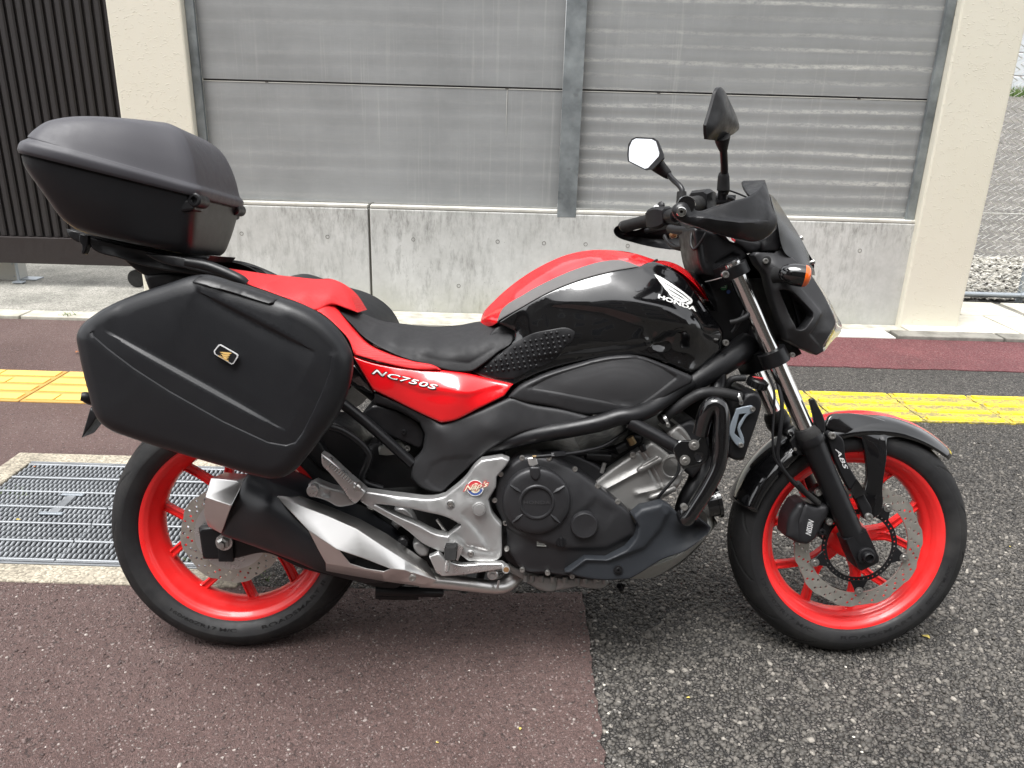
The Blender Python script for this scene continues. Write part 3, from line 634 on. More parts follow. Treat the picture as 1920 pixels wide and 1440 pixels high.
# ---- tactile paving, left (tiles) and right (painted on the road)
tl = empty('tactile_paving', (-2.1, 3.42, .008)); tag(tl, 'ochre tactile paving tiles with long bars crossing the brown pavement', 'tactile paving', 'tactile paving')
for i in range(4):
    xa = -3.01+i*.418; cx = xa+.209; box('tile', (cx+2.1, .003, -.002), (.412, .408, .012), 'tactile_ochre_base', tl, bev=.003)
    for j in range(4):
        yy = -.15+j*.101; cut = random.uniform(-.09, .09)
        for (l, r_) in ((-.19, cut-.004), (cut+.004, .19)): box('bar', (cx+2.1+(l+r_)/2, yy+.003+random.uniform(-.002, .002), .006), (r_-l, .066, .008), 'tactile_ochre', tl, bev=.003)
tr = empty('tactile_paving', (1.9, 3.48, .004)); tag(tr, 'bright yellow tactile strip with raised ribs on the road behind the front wheel', 'tactile paving', 'tactile paving')
jx = [1.17, 1.44, 1.85, 2.235, 2.60, 3.0, 3.4, 3.8, 4.2]
for a, b_ in zip(jx[:-1], jx[1:]):
    r = np.random.default_rng(int(a*100)); ys = np.linspace(-.182, .178, 13)
    lft = [(a-1.9+.003+r.normal(0, .004)+(.05*(.2-y)), y) for y in ys]; rgt = [(b_-1.9-.003+r.normal(0, .004)+(.05*(.2-y)), y) for y in ys]
    bot = [(lft[0][0]+(rgt[0][0]-lft[0][0])*u, ys[0]+r.normal(0, .004)) for u in np.linspace(.04, .96, 14)]; top = [(lft[-1][0]+(rgt[-1][0]-lft[-1][0])*u, ys[-1]+r.normal(0, .004)) for u in np.linspace(.96, .04, 14)]
    out = np.array([lft[0]]+bot+rgt+top+lft[::-1][:-1]); V2, T = tri2d(out, []); n = len(V2)
    V = np.c_[V2, np.full(n, .003)]; V = np.r_[V, V-[0, 0, .012]]; Eo = np.r_[T[:, [0, 1]], T[:, [1, 2]], T[:, [2, 0]]]; E = np.sort(Eo, 1); key = E[:, 0].astype(np.int64)*n+E[:, 1]; u_, inv, cnt = np.unique(key, return_inverse=True, return_counts=True)
    link_mesh('tile', fixn(V, [tuple(q) for q in T]+[(q, w_, n+w_, n+q) for q, w_ in Eo[cnt[inv] == 1]]), 'tactile_yellow_worn_shade', tr)
    for j, yy in enumerate((-.155, -.06, .04, .145)):
        sh = .05*(.2-yy); sweep('rib', [(a-1.9+.02+sh, yy, .003), (b_-1.9-.02+sh, yy, .003)], 'tactile_yellow', tr, .018, 8, sec=[(-1, -.2), (-.75, .42), (0, .5), (.75, .42), (1, -.2)], up=(0, 1, 0))
# ---- chain link fence, stones, lot beyond
fx0, fx1, fy = 2.9, 5.6, 5.76
root = empty('chain_link_fence', (3.3, fy, 0)); tag(root, 'chain link fence on zinc rails beside the right pillar', 'fence')
sweep('bottom_rail', [(fx0-3.3, 0, .06), (fx1-3.3, 0, .06)], 'pipe_zinc', root, .02, 14); sweep('top_rail', [(fx0-3.3, 0, 2.4), (fx1-3.3, 0, 2.4)], 'pipe_zinc', root, .02, 14)
for x in (3.78, 5.4): sweep('post', [(x-3.3, .03, 0), (x-3.3, .03, 2.4)], 'pipe_zinc', root, .024, 14)
sweep('rail_collar', [(3.755-3.3, 0, .06), (3.80-3.3, 0, .06)], 'pipe_zinc', root, .025, 14)
dw = .056; Vv = []; Ff = []
def wire(pts, r=.003):
    C = np.array(pts); k = len(Vv)
    for p_ in C: Vv.extend([(p_[0]+r*a, p_[1]+r*b_, p_[2]+r*c) for a, b_, c in ((1, 0, 0), (0, -1, .5), (-.5, .6, 0), (0, .3, -1))])
    for i in range(len(C)-1):
        for j in range(4): Ff.append((k+i*4+j, k+i*4+(j+1) % 4, k+(i+1)*4+(j+1) % 4, k+(i+1)*4+j))
nx = int((4.6-fx0)/dw)
for i in range(nx):      # each wire zigzags between its two neighbours, hooking round them
    x = fx0-3.3+i*dw; pts = []; z = .085; s_ = 1
    while z < 2.36: pts.append((x+s_*dw*.52, .006*s_*(1 if i % 2 else -1), z)); z += dw*.62; s_ = -s_
    wire(pts)
link_mesh('wire_mesh', fixn(Vv, Ff), 'wire_zinc', root)
sweep('tension_wire', [(fx0-3.3, -.004, .66), (0.3, -.004, .655), (fx1-3.3, -.004, .66)], 'wire_zinc', root, .0022, 6)
# white stone strip behind the fence
tag(mesh_obj('gravel_lot', [(2.0, 5.85, .006), (45, 5.85, .006), (45, 7.6, .006), (2.0, 7.6, .006), (45, 22, 1.85), (2.0, 22, 1.85), (45, 45, 1.9), (2.0, 45, 1.9)], [(0, 1, 2, 3), (3, 2, 4, 5), (5, 4, 6, 7)], 'gravel_lot'), kind='structure')
V = []; F = []; ico = bmesh.new(); bmesh.ops.create_icosphere(ico, subdivisions=1, radius=1); iv = np.array([v.co[:] for v in ico.verts]); itf = [[v.index for v in f.verts] for f in ico.faces]; ico.free()
for i in range(4200):
    x, y = rng.uniform(2.75, 5.2), rng.uniform(5.8, 7.7); s_ = rng.uniform(.014, .028)*np.array([1, rng.uniform(.6, 1), rng.uniform(.35, .6)]); a = rng.uniform(0, 6.28)
    q = iv*s_*(1+rng.normal(0, .13, (12, 1))); q = np.c_[q[:, 0]*math.cos(a)-q[:, 1]*math.sin(a), q[:, 0]*math.sin(a)+q[:, 1]*math.cos(a), q[:, 2]]+[x, y, .014+rng.uniform(0, .012)]
    k = len(V); V += list(q); F += [[k+j for j in f] for f in itf]
o = mesh_obj('white_stones', V, F, 'gravel_stone'); tag(o, 'loose pale stones along the foot of the chain link fence', 'stones', kind='stuff')
# far side of the lot
V = []; F = []
for i in range(5000):
    x, y = rng.uniform(11, 20), rng.uniform(21.6, 23.2); h = rng.uniform(.05, .3); a = rng.uniform(0, 6.28); dx, dy = .02*math.cos(a), .02*math.sin(a); lx, ly = rng.normal(0, .05, 2); k = len(V)
    V += [(x-dx, y-dy, 1.8), (x+dx, y+dy, 1.8), (x+lx, y+ly, 1.84+h)]; F.append((k, k+1, k+2))
tag(mesh_obj('grass', V, F, 'grass'), 'strip of short grass at the far side of the gravel lot', 'grass', kind='stuff')
b = empty('lot_wall', (17, 24.5, 1.82)); tag(b, 'white block wall at the far side of the gravel lot', 'wall')
for i in range(6):
    for j in range(4): box('block', (-5+i*2.0, 0, .3+j*.62), (1.97, .2, .6), 'far_wall_white', b, bev=.02)
b = empty('far_house', (19, 32, 1.85)); tag(b, 'pale pink house beyond the gravel lot', 'house'); box('wall', (0, 0, 3), (14, 6, 6), 'far_wall_pink', b, bev=.05); box('roof', (0, 0, 6.2), (15, 7, .5), 'kerb_dark', b, bev=.05)
for x in (-4, -1.5, 1, 4): box('window', (x, -3.02, 3.6), (1.2, .08, 1.4), 'far_pipe', b, bev=.02)
p_ = empty('sign_post', (14.95, 22.8, 1.84)); tag(p_, 'thin blue grey post standing in the grass beyond the lot', 'post'); sweep('pole', [(0, 0, 0), (0, 0, 3.2)], 'far_pipe', p_, .07, 12); box('base', (0, 0, .1), (.5, .5, .2), 'far_wall_white', p_, bev=.02)
# ---- small litter: dry leaves, white pebbles, weeds
def gpt(px, py):
    r = CF + CR*(px-960)/FPX - CU*(py-720)/FPX; return CC - r*(CC[2]/r[2])
def leaf(px, py, s, mat, lab, z=.004):
    q = gpt(px, py); a = random.uniform(0, 3); n = 7; V = []
    for i in range(n):
        u = i/(n-1); w_ = .32*math.sin(math.pi*min(.98, u*1.0+.02))**.8; x = (u-.5)*s; cz = .12*s*math.sin(u*5)+.05*s
        V += [(x, -w_*s, cz+.08*s), (x, 0, cz), (x, w_*s, cz+.1*s)]
    F = [(i*3+j, i*3+j+1, i*3+j+4, i*3+j+3) for i in range(n-1) for j in range(2)]
    o = mesh_obj('dry_leaf', V, F, mat, smooth=180); o.location = (q[0], q[1], z); o.rotation_euler.z = a; o.modifiers.new('s', 'SOLIDIFY').thickness = .0008
    return tag(o, lab, 'leaf', 'dry leaf scraps on the ground')
leaf(1735, 1197, .022, 'leaf_yellow', 'largest yellow leaf scrap, on dark asphalt right of the front tyre'); leaf(1893, 1027, .009, 'leaf_yellow', 'tiny yellow leaf scrap near the right picture edge behind the front wheel')
leaf(1290, 1311, .009, 'leaf_yellow', 'tiny yellow leaf scrap on dark asphalt in the lower middle'); leaf(1073, 1098, .010, 'leaf_yellow', 'yellow leaf scrap under the engine sump')
leaf(148, 665, .035, 'leaf_brown', 'brown leaf scrap on the pavement beside the side case', .012); leaf(66, 882, .016, 'leaf_brown', 'brown leaf scrap on the corner of the drain grating', .014); leaf(36, 983, .012, 'leaf_yellow', 'pale leaf scrap lying on the drain grating', .016)
leaf(975, 1374, .010, 'leaf_yellow', 'pale leaf scrap on brown pavement near the bottom edge', .011); leaf(820, 1400, .007, 'leaf_yellow', 'tiny yellow leaf scrap on brown pavement left of the seam', .011)
PEB = ['white pebble near the pavement seam, second from the engine', 'white pebble on dark asphalt nearest the engine', 'white pebble on the pavement seam near the bottom edge', 'white pebble just right of the seam, lowest of the row', 'white pebble below the front tyre', 'white pebble at the bottom, left of a paler pair below the front tyre', 'white pebble lowest on the dark asphalt under the front wheel', 'white pebble on the seam midway between engine and bottom edge']
for i, (px, py) in enumerate(((1133, 1287), (1153, 1257), (1138, 1376), (1181, 1407), (1585, 1253), (1600, 1385), (1615, 1413), (1141, 1340))):
    q = gpt(px, py); s_ = random.uniform(.0025, .0045); vv = iv*s_*np.array([1, .8, .6])*(1+rng.normal(0, .15, (12, 1))); o = mesh_obj('pebble', vv, itf, 'pebble_white', smooth=60); o.location = (q[0], q[1], .004)
    tag(o, PEB[i], 'pebble', 'white pebbles on the asphalt')
def weed(px, py, h, n, lab, z=0, sp=.03):
    q = gpt(px, py); V = []; F = []
    for i in range(n):
        a = random.uniform(0, 6.28); l = h*random.uniform(.5, 1.1); ox, oy = random.gauss(0, sp), random.gauss(0, sp*.4); w_ = h*.06; k = len(V); lean = random.uniform(.2, 1)
        for u in (0, .5, 1):
            x = ox+math.cos(a)*lean*l*u*u; y = oy+math.sin(a)*lean*l*u*u; ww = w_*(1-u*.9); V += [(x-ww*math.sin(a), y+ww*math.cos(a), l*(u-.3*u*u)), (x+ww*math.sin(a), y-ww*math.cos(a), l*(u-.3*u*u))]
        F += [(k, k+1, k+3, k+2), (k+2, k+3, k+5, k+4)]
    o = mesh_obj('weed', V, F, 'grass'); o.location = (q[0], q[1], z); return tag(o, lab, 'weed', 'weeds in the joints')
weed(122, 598, .07, 26, 'small green weed at the pale kerb edge near the gate', .0); weed(380, 1058, .03, 40, 'moss tuft at the grating corner seen through the rear wheel', .0, .02); weed(478, 1072, .03, 24, 'moss tuft on dark asphalt seen through the rear wheel'); weed(500, 1090, .02, 16, 'smaller moss tuft low behind the rear wheel spokes')
weed(14, 930, .016, 60, 'moss line along the left side of the drain grating', .008, .05)

# ---- houses on the other side of the street, behind the viewer: seen only as reflections in the tank and the mirrors
simple('house_wall_grey', (104, 100, 95), .8); simple('house_wall_brown', (84, 73, 65), .8); simple('house_roof', (58, 56, 58), .7); simple('house_glass', (40, 48, 56), .15)
for i, (x, w_, h, y, m, lab) in enumerate(((-10.5, 9, 8.6, -8.5, 'house_wall_brown', 'brown house across the street, mirrored in the motorcycle tank'), (.0, 11, 11.0, -9.5, 'house_wall_grey', 'tall grey house across the street, mirrored in the motorcycle tank'), (11.5, 10.5, 9.2, -9., 'house_wall_brown', 'low brown house across the street beside the tall grey one'))):
    h_ = empty('house', (x, y, 0)); tag(h_, lab, 'house', 'houses across the street'); box('wall', (0, -3, h/2), (w_, 6, h), m, h_, bev=.03)
    V = [(-w_/2-.4, .4, h), (w_/2+.4, .4, h), (w_/2+.4, -6.4, h), (-w_/2-.4, -6.4, h), (-w_/2-.4, -3, h+1.5), (w_/2+.4, -3, h+1.5)]; link_mesh('roof', fixn(V, [(0, 1, 5, 4), (2, 3, 4, 5), (0, 4, 3), (1, 2, 5), (0, 3, 2, 1)]), 'house_roof', h_)
    for zz in ([1.5, 4.2, 6.9] if h < 10 else [1.5, 4.2, 6.9, 9.4]):
        for k in range(3):
            wn_ = box('window', ((k-1)*w_*.3, .02, zz), (1.5, .06, 1.2), 'white_metal', h_, bev=.01); box('pane', (0, .035, 0), (1.36, .02, 1.06), 'house_glass', wn_)

t = NT('grit_stone'); oi = t.new('NewGeometry'); t.set(color=t.ramp(oi.outputs['Random Per Island'], [(0, (.05, .048, .045)), (.7, (.14, .13, .12)), (1, (.32, .3, .27))]), rough=.85); MAT['grit_stone'] = t.m
# crumbs of grit along the pavement seam
V = []; F = []
for i in range(420):
    if i < 260: y = rng.uniform(.9, 1.9); x = .215+rng.normal(.012, .016)
    else: x = rng.uniform(-1.5, .2); y = 1.885+abs(rng.normal(.0, .014))
    s_ = rng.uniform(.0015, .0045)*np.array([1, rng.uniform(.6, 1), rng.uniform(.5, .9)]); q = iv*s_*(1+rng.normal(0, .18, (12, 1)))+[x, y, .003 if x > .215 else .010]; k = len(V); V += list(q); F += [[k+j for j in f] for f in itf]
tag(mesh_obj('loose_grit', V, F, 'grit_stone'), 'loose grit crumbs along the edge of the brown pavement', 'grit', kind='stuff')

# coarse stones standing out of the asphalt binder, near enough to be told apart
def aggregate(areas, dens, r0=.0048, lift=0., lim=(.0022, .0095)):
    P0 = []
    for (xa, xb, ya, yb) in areas:
        n = int((xb-xa)*(yb-ya)*dens); P0.append(np.c_[rng.uniform(xa, xb, n), rng.uniform(ya, yb, n)])
    P0 = np.vstack(P0); fade = np.clip(np.minimum(P0[:, 0]+(.75 if not lift else 1.9), 2.5-P0[:, 0])/.35, 0, 1)*np.clip((3.22-P0[:, 1])/.6, 0, 1); P0 = P0[rng.uniform(0, 1, len(P0)) < fade]; n = len(P0)
    R = np.clip(np.exp(rng.normal(math.log(r0), .33, n)), *lim); S = np.c_[R*rng.uniform(.85, 1.35, n), R*rng.uniform(.7, 1.05, n), R*rng.uniform(.5, .8, n)]
    a = rng.uniform(0, 6.283, n); tx = rng.normal(0, .28, n); q = iv[None]*S[:, None]*(1+rng.normal(0, .16, (n, 12, 1)))
    z = q[:, :, 2]+q[:, :, 0]*np.sin(tx)[:, None]; x = q[:, :, 0]*np.cos(a)[:, None]-q[:, :, 1]*np.sin(a)[:, None]; y = q[:, :, 0]*np.sin(a)[:, None]+q[:, :, 1]*np.cos(a)[:, None]
    V = np.stack([x+P0[:, :1], y+P0[:, 1:], z+(R*.02+lift)[:, None]], -1).reshape(-1, 3); F = (np.array(itf)[None]+(np.arange(n)*12)[:, None, None]).reshape(-1, 3)
    m = bpy.data.meshes.new('asphalt_stones'); m.vertices.add(len(V)); m.vertices.foreach_set('co', V.astype(np.float32).ravel()); m.loops.add(F.size); m.loops.foreach_set('vertex_index', F.astype(np.int32).ravel())
    m.polygons.add(len(F)); m.polygons.foreach_set('loop_start', np.arange(0, F.size, 3, dtype=np.int32)); m.update(calc_edges=True); m.validate(); return m
t = NT('asphalt_stone'); oi = t.new('NewGeometry'); rp0 = oi.outputs['Random Per Island']; v = t.geo(); big = t.noise(v, 1.3, 4, .6)
col = t.ramp(rp0, [(0, (.034, .032, .029)), (.4, (.064, .060, .054)), (.75, (.10, .093, .084)), (.96, (.15, .139, .125)), (1, (.30, .28, .25))]); col = t.mix(col, t.mix((.7, .7, .7), (1.25, 1.25, 1.24), t.noise(v, 420, 3)), 1, 'MULTIPLY'); col = t.mix(col, t.mix((.78, .77, .76), (1.28, 1.26, 1.23), t.rng(big, .3, .7, 0, 1)), .9, 'MULTIPLY')
t.set(color=col, rough=t.rng(rp0, 0, 1, .5, .8), spec=.4); MAT['asphalt_stone'] = t.m
tag(link_mesh('asphalt_stones', aggregate([(.222, 2.5, 1.05, 3.22), (-.745, .222, 1.895, 3.22)], 11500), 'asphalt_stone'), 'coarse grey stones of the dark asphalt under and in front of the bike', 'asphalt stones', kind='stuff')

t = NT('brown_stone'); oi = t.new('NewGeometry'); rp0 = oi.outputs['Random Per Island']; v = t.geo()
col = t.ramp(rp0, [(0, (.05, .034, .031)), (.4, (.097, .065, .060)), (.8, (.142, .100, .092)), (.965, (.18, .14, .13)), (1, (.38, .34, .31))]); col = t.mix(col, t.mix((.75, .75, .75), (1.2, 1.2, 1.2), t.noise(v, 420, 3)), 1, 'MULTIPLY'); t.set(color=col, rough=t.rng(rp0, 0, 1, .5, .8), spec=.35); MAT['brown_stone'] = t.m
tag(link_mesh('pavement_stones', aggregate([(-1.55, .20, 1.0, 1.875)], 15000, .0026, .0085, (.0014, .0055)), 'brown_stone'), 'fine stones in the surface of the near brown pavement', 'pavement stones', kind='stuff')
# ================================================================ the motorcycle
simple('gloss_black', (.0035, .0035, .004), .12, coat=1, lin_=True, var=.2, rvar=.04)
simple('gloss_red', (.66, .006, .010), .22, coat=.8, lin_=True, var=.06, rvar=.05)
simple('wheel_red', (.84, .020, .020), .36, coat=.3, lin_=True, var=.12, rvar=.1, dust=.09)
simple('seat_red', (.62, .012, .014), .55, lin_=True, grain=.0)
simple('seat_black', (.016, .016, .017), .62, lin_=True, grain=.35, gscale=900, spec=.36)
simple('matte_grey', (.023, .023, .0245), .46, lin_=True, grain=.25, gscale=1100, rvar=.06, spec=.36)
simple('band_grey', (.13, .126, .124), .68, spec=.2, lin_=True, grain=.3, gscale=1100)
simple('case_black', (.0095, .010, .0115), .37, lin_=True, grain=.3, gscale=700, var=.04, rvar=.025, dust=.012, spec=.36)
simple('lid_grey', (.056, .055, .062), .48, lin_=True, grain=.45, gscale=800, rvar=.06, spec=.36)
simple('plastic_black', (.0065, .0065, .0075), .42, lin_=True, grain=.2, spec=.36)
simple('satin_black', (.0085, .0085, .0095), .36, lin_=True, rvar=.08, spec=.36)
simple('engine_dark', (.024, .024, .026), .42, .3, lin_=True, grain=.35, gscale=900, rvar=.06)
simple('engine_silver', (.29, .285, .275), .42, .6, lin_=True, grain=.5, gscale=500, dust=.2)
simple('alu_grey', (.44, .44, .435), .40, .7, lin_=True, grain=.3, gscale=900)
simple('alu_bright', (.62, .62, .61), .32, .85, lin_=True)
simple('chrome', (.72, .72, .70), .12, 1., lin_=True, rvar=.05)
simple('bolt_steel', (.45, .44, .42), .35, .9, lin_=True)
simple('rubber', (.011, .011, .0115), .66, lin_=True, grain=.3, gscale=400, rvar=.1, dust=.10, spec=.3)
simple('rubber_side', (.013, .013, .014), .55, lin_=True, rvar=.1, dust=.10, spec=.4)
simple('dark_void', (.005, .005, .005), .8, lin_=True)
simple('cowl_blue', (.018, .0205, .0245), .55, lin_=True, grain=.4, gscale=900, rvar=.06, spec=.36)
simple('cowl_silver', (.36, .36, .335), .45, .3, lin_=True)
simple('shroud_grey', (.19, .22, .25), .45, .2, lin_=True)
simple('orange_lens', (.85, .13, .01), .15, coat=1, lin_=True); simple('white_mark', (235, 235, 232), .5); simple('silver_mark', (196, 196, 196), .4); simple('gold_mark', (206, 170, 104), .4); simple('grey_mark', (110, 110, 112), .5)
simple('sticker_red', (196, 60, 66), .4); simple('sticker_blue', (70, 92, 150), .4); simple('sticker_cream', (226, 216, 190), .4); simple('sticker_green', (60, 130, 84), .4); simple('red_plastic', (190, 24, 30), .4)
simple('brake_fluid', (120, 90, 60), .2); simple('bronze', (150, 128, 92), .4, .6); simple('paper_white', (176, 176, 170), .7)
t = NT('brushed_steel'); v = t.co((6, 6, 160), rot=(0, .42, 0)); n = t.noise(v, 5, 4, .6); n2 = t.noise(t.co(), 6, 4); t.set(color=t.mix((.70, .685, .66), (.80, .79, .775), n2), metal=1., rough=t.rng(n, .3, .7, .3, .38)); MAT['brushed_steel'] = t.m
t = NT('muffler_black'); n = t.noise(t.co(), 500, 2); t.set(color=(.016, .017, .02), rough=.4, normal=t.bump(n, .25, .0005)); MAT['muffler_black'] = t.m
t = NT('brake_disc'); n = t.noise(t.co(), 60, 3); v = t.voro(t.co(), 3); t.set(color=t.mix((.42, .40, .36), (.54, .515, .47), n), metal=.8, rough=t.rng(n, .3, .7, .3, .45)); MAT['brake_disc'] = t.m
t = NT('smoke_screen'); t.set(color=(.004, .004, .005), rough=.16, spec=.35); MAT['smoke_screen'] = t.m
t = NT('clear_lens'); t.set(color=(.92, .92, .88), rough=.04, trans=.95, ior=1.12); MAT['clear_lens'] = t.m
t = NT('mirror_glass'); t.set(color=(.9, .91, .93), rough=.01, metal=1.); MAT['mirror_glass'] = t.m
def texd(name, col, scale, strength, rough):
    """fine moulded dot texture"""
    t = NT(name); v = t.voro(t.co(), scale, rnd=0.); t.set(color=col, rough=rough, normal=t.bump(t.rng(v, 0, .6, 1, 0), strength, .0012)); MAT[name] = t.m
texd('knee_texture', (.026, .026, .0275), 420, .22, .5); texd('red_texture', (.62, .012, .015), 420, .6, .5)

bike = empty('motorcycle', (BX, BY, 0), (-LAM, 0, PSI))
tag(bike, 'black and red naked motorcycle with top case and side cases leaning on its stand', 'motorcycle')
XF, ZF, XR, ZR = 1.525, .297, 0., .308
# ---------------- wheels
def tyre(name, par, prof, R0, groove, n=720, sgn=1):
    """tyre carcass turned about the axle with sipes cut into the tread"""
    pr = crv([(d, r, 0) for d, r in prof], 7)[:, :2]; full = np.vstack([pr, (pr[:-1]*[-1, 1])[::-1]]); k = len(full)
    th = np.linspace(0, 2*math.pi, n, endpoint=False); d = np.tile(full[:, 0], (n, 1)); r = np.tile(full[:, 1], (n, 1)); A = np.tile(th[:, None], (1, k))
    cut = groove(A, d, r); r = r-cut
    V = np.stack([r*np.cos(A), -d, r*np.sin(A)], -1).reshape(-1, 3); i = np.arange(n)[:, None]; j = np.arange(k-1)[None]
    F = np.stack([i*k+j, ((i+1) % n)*k+j, ((i+1) % n)*k+j+1, i*k+j+1], -1).reshape(-1, 4)
    m = bpy.data.meshes.new(name); m.from_pydata(V.tolist(), [], F.tolist()); m.update()
    o = link_mesh(name, m, 'rubber', par, 60); m.materials.append(MAT['rubber_side'])
    rad = r.reshape(n, k)[:, :-1].reshape(-1); dd = np.abs(d[:, :-1].reshape(-1)); m.materials.append(MAT['dark_void']); cu = cut.reshape(n, k)[:, :-1].reshape(-1); mi = np.where(cu > .002, 2, np.where(rad < R0, 1, 0)).astype(np.int32); m.polygons.foreach_set('material_index', mi); return o
def sipes(N, Rt, dmin, dmax, slope, depth, phase=0):
    def f(A, d, r):
        out = np.zeros_like(A)
        for sg in (1, -1):
            for kind, (a, b, sl, off) in enumerate(((dmin, dmax, slope, 0), (dmin*.2, dmin*1.5, slope*1.3, .45))):
                u = (d*sg-a)/(b-a); curve = A-sl*u-.10*u*u*np.sign(sl)-phase-off*2*math.pi/N
                ph = (curve*N/(2*math.pi)+.5) % 1-.5; arc = np.abs(ph)*2*math.pi/N*Rt; w = .0028*np.clip(u*(1-u)*5, 0, 1); m = (u > 0) & (u < 1) & (r > .262)
                out = np.maximum(out, np.where(m & (arc < w+.002), depth*np.clip((w+.002-arc)/.0014, 0, 1)*np.clip(u*(1-u)*8, 0, 1), 0))
        return out
    return f
fp = [(.044, .2215), (.0475, .2285), (.0545, .2345), (.0590, .2445), (.0605, .255), (.0590, .2655), (.0530, .2780), (.0425, .2880), (.0285, .2955), (.0140, .2992), (0, .3003)]
rp = [(.056, .2215), (.0595, .2285), (.0670, .2345), (.0750, .2455), (.0795, .2575), (.0800, .2650), (.0730, .2790), (.0590, .2930), (.0410, .3030), (.0205, .3092), (0, .3112)]
def rimprof(w): return [(w, .2215), (w+.0015, .2305), (w+.0035, .2302), (w+.0028, .2255), (w-.002, .2185), (w-.006, .2155), (w-.0075, .2125), (w-.013, .2105), (w*.5, .2005), (w*.42, .1965), (.010, .1925), (-.010, .1925), (-w*.42, .1965), (-w*.5, .2005), (-w+.013, .2105), (-w+.0075, .2125), (-w+.006, .2155), (-w+.002, .2185), (-w-.0028, .2255), (-w-.0035, .2302), (-w-.0015, .2305), (-w, .2215), (-w*.6, .205), (0, .200), (w*.6, .205)]
SEC = [(-1, -.5), (-1, .5), (-.62, .62), (-.45, .25), (.45, .25), (.62, .62), (1, .5), (1, -.5), (.62, -.62), (.45, -.25), (-.45, -.25), (-.62, -.62)]
def wheel(name, x, z, tp, w, R0, a0, groove, lab):
    par = empty(name, (x, 0, z), parent=bike); par['label'] = lab
    tyre('tyre', par, tp, R0, groove)
    lathe('rim', (0, 0, 0), rimprof(w), 'wheel_red', par, 120, smooth=45, closed=True)
    lathe('hub', (0, 0, 0), [(-.052, .022), (-.052, .036), (-.04, .046), (-.015, .05), (.015, .05), (.04, .046), (.052, .036), (.052, .022)], 'wheel_red', par, 48)
    for k in range(5):
        c = a0+k*72
        pol = lambda r, a: np.array([r*math.cos(math.radians(a)), 0, r*math.sin(math.radians(a))])
        for s in (-1, 1):
            C = crv([pol(.035, c+s*4), pol(.085, c+s*4), pol(.112, c+s*7.5), pol(.152, c+s*14), pol(.188, c+s*18.2), pol(.1955, c+s*18.8)], 6)
            sweep('spoke', C, 'wheel_red', par, [.0185, .0165, .0142, .0125, .0130, .0175], sec=[(b*1.15, a*.78) for a, b in SEC], smooth=35)
        sweep('spoke_web', [pol(.03, c), pol(.07, c), pol(.098, c)], 'wheel_red', par, [.017, .013, .005], sec=[(-1.0, -.8), (-1.0, .8), (1.0, .8), (1.0, -.8)], smooth=35)
    lathe('axle', (0, 0, 0), [(-.1, 0), (-.1, .009), (.1, .009), (.1, 0)], 'bolt_steel', par, 20)
    return par
FW = wheel('front_wheel', XF, ZF, fp, .0455, .262, 7, sipes(14, .30, .014, .059, .30, .006), 'front wheel with red cast spokes and perforated brake disc')
RW = wheel('rear_wheel', XR, ZR, rp, .0575, .262, 42, sipes(13, .31, .03, .076, -.34, .006, .1), 'rear wheel with red cast spokes, partly behind the muffler')
for par, w, txts in ((FW, .0598, (('SPORTMAX', -.45, .115), ('ROADSMART II', -1.20, .22), ('120/70ZR17 M/C', -2.35, .2))), (RW, .0772, (('160/60ZR17 M/C', -1.9, .17), ('ROADSMART II', -.9, .2)))):
    for s, a, span in txts:      # raised lettering moulded round the sidewall
        V, F = text_mesh(s, bold=.01); r0, r1 = .2425, .2525; ang = a+(V[:, 0]-.5)*span/.247*1.0; r = r1-(r1-r0)*V[:, 1]
        ang = a-(V[:, 0]-.5)*-span/.247; r = r1-(r1-r0)*V[:, 1]
        W = np.c_[r*np.cos(ang), np.full(len(V), -w-.0006), r*np.sin(ang)]; mesh_obj('sidewall_lettering', W, F, 'rubber', par)
def disc(name, par, Ro, Ri, d, t, waves, amp, hole_r, rows, mat='brake_disc', n=240):
    a = np.linspace(0, 2*math.pi, n, endpoint=False); ro = Ro+amp*np.clip(np.sin(a*waves)*2.4, -1, 1); out = np.c_[ro*np.cos(a), ro*np.sin(a)]
    H = [circ((0, 0), Ri, 72)[::-1]]
    for rr, cnt, off in rows:
        for k in range(cnt):
            b = 2*math.pi*(k+off)/cnt; H.append(circ((rr*math.cos(b), rr*math.sin(b)), hole_r, 8))
    return plate(name, out, H, d, t, mat, par, bev=0)
disc('brake_disc', FW, .157, .1225, .0735, .0045, 10, .0022, .0037, [(.149, 30, 0), (.1395, 30, .33), (.130, 30, .66)])
disc('sensor_ring', FW, .0935, .0805, .0765, .002, 3, 0, .0024, [(.0875, 46, 0)], 'satin_black', 120)
for k in range(5):
    a = math.radians(-14+k*72); u = np.array([math.cos(a), math.sin(a)]); v_ = np.array([-u[1], u[0]])
    plate('disc_carrier', np.array([u*.088+v_*.022, u*.088-v_*.022, u*.108-v_*.012, u*.124-v_*.008, u*.124+v_*.008, u*.108+v_*.012]), [], .0785, .005, 'satin_black', FW)
    o = bolt(0, 0, .1, .0075, 'bolt_steel', FW, name='disc_bolt', washer=True); o.location = (u[0]*.116, -.079, u[1]*.116); o.scale = (.0062, .0062, .0062)
disc('brake_disc', RW, .1205, .088, .0845, .004, 8, .0018, .0034, [(.113, 24, 0), (.104, 24, .4), (.096, 24, .75)])
lathe('disc_carrier', (0, 0, 0), [(.080, .03), (.084, .06), (.0843, .0915), (.0815, .0915), (.079, .06)], 'alu_bright', RW, 60, closed=True)
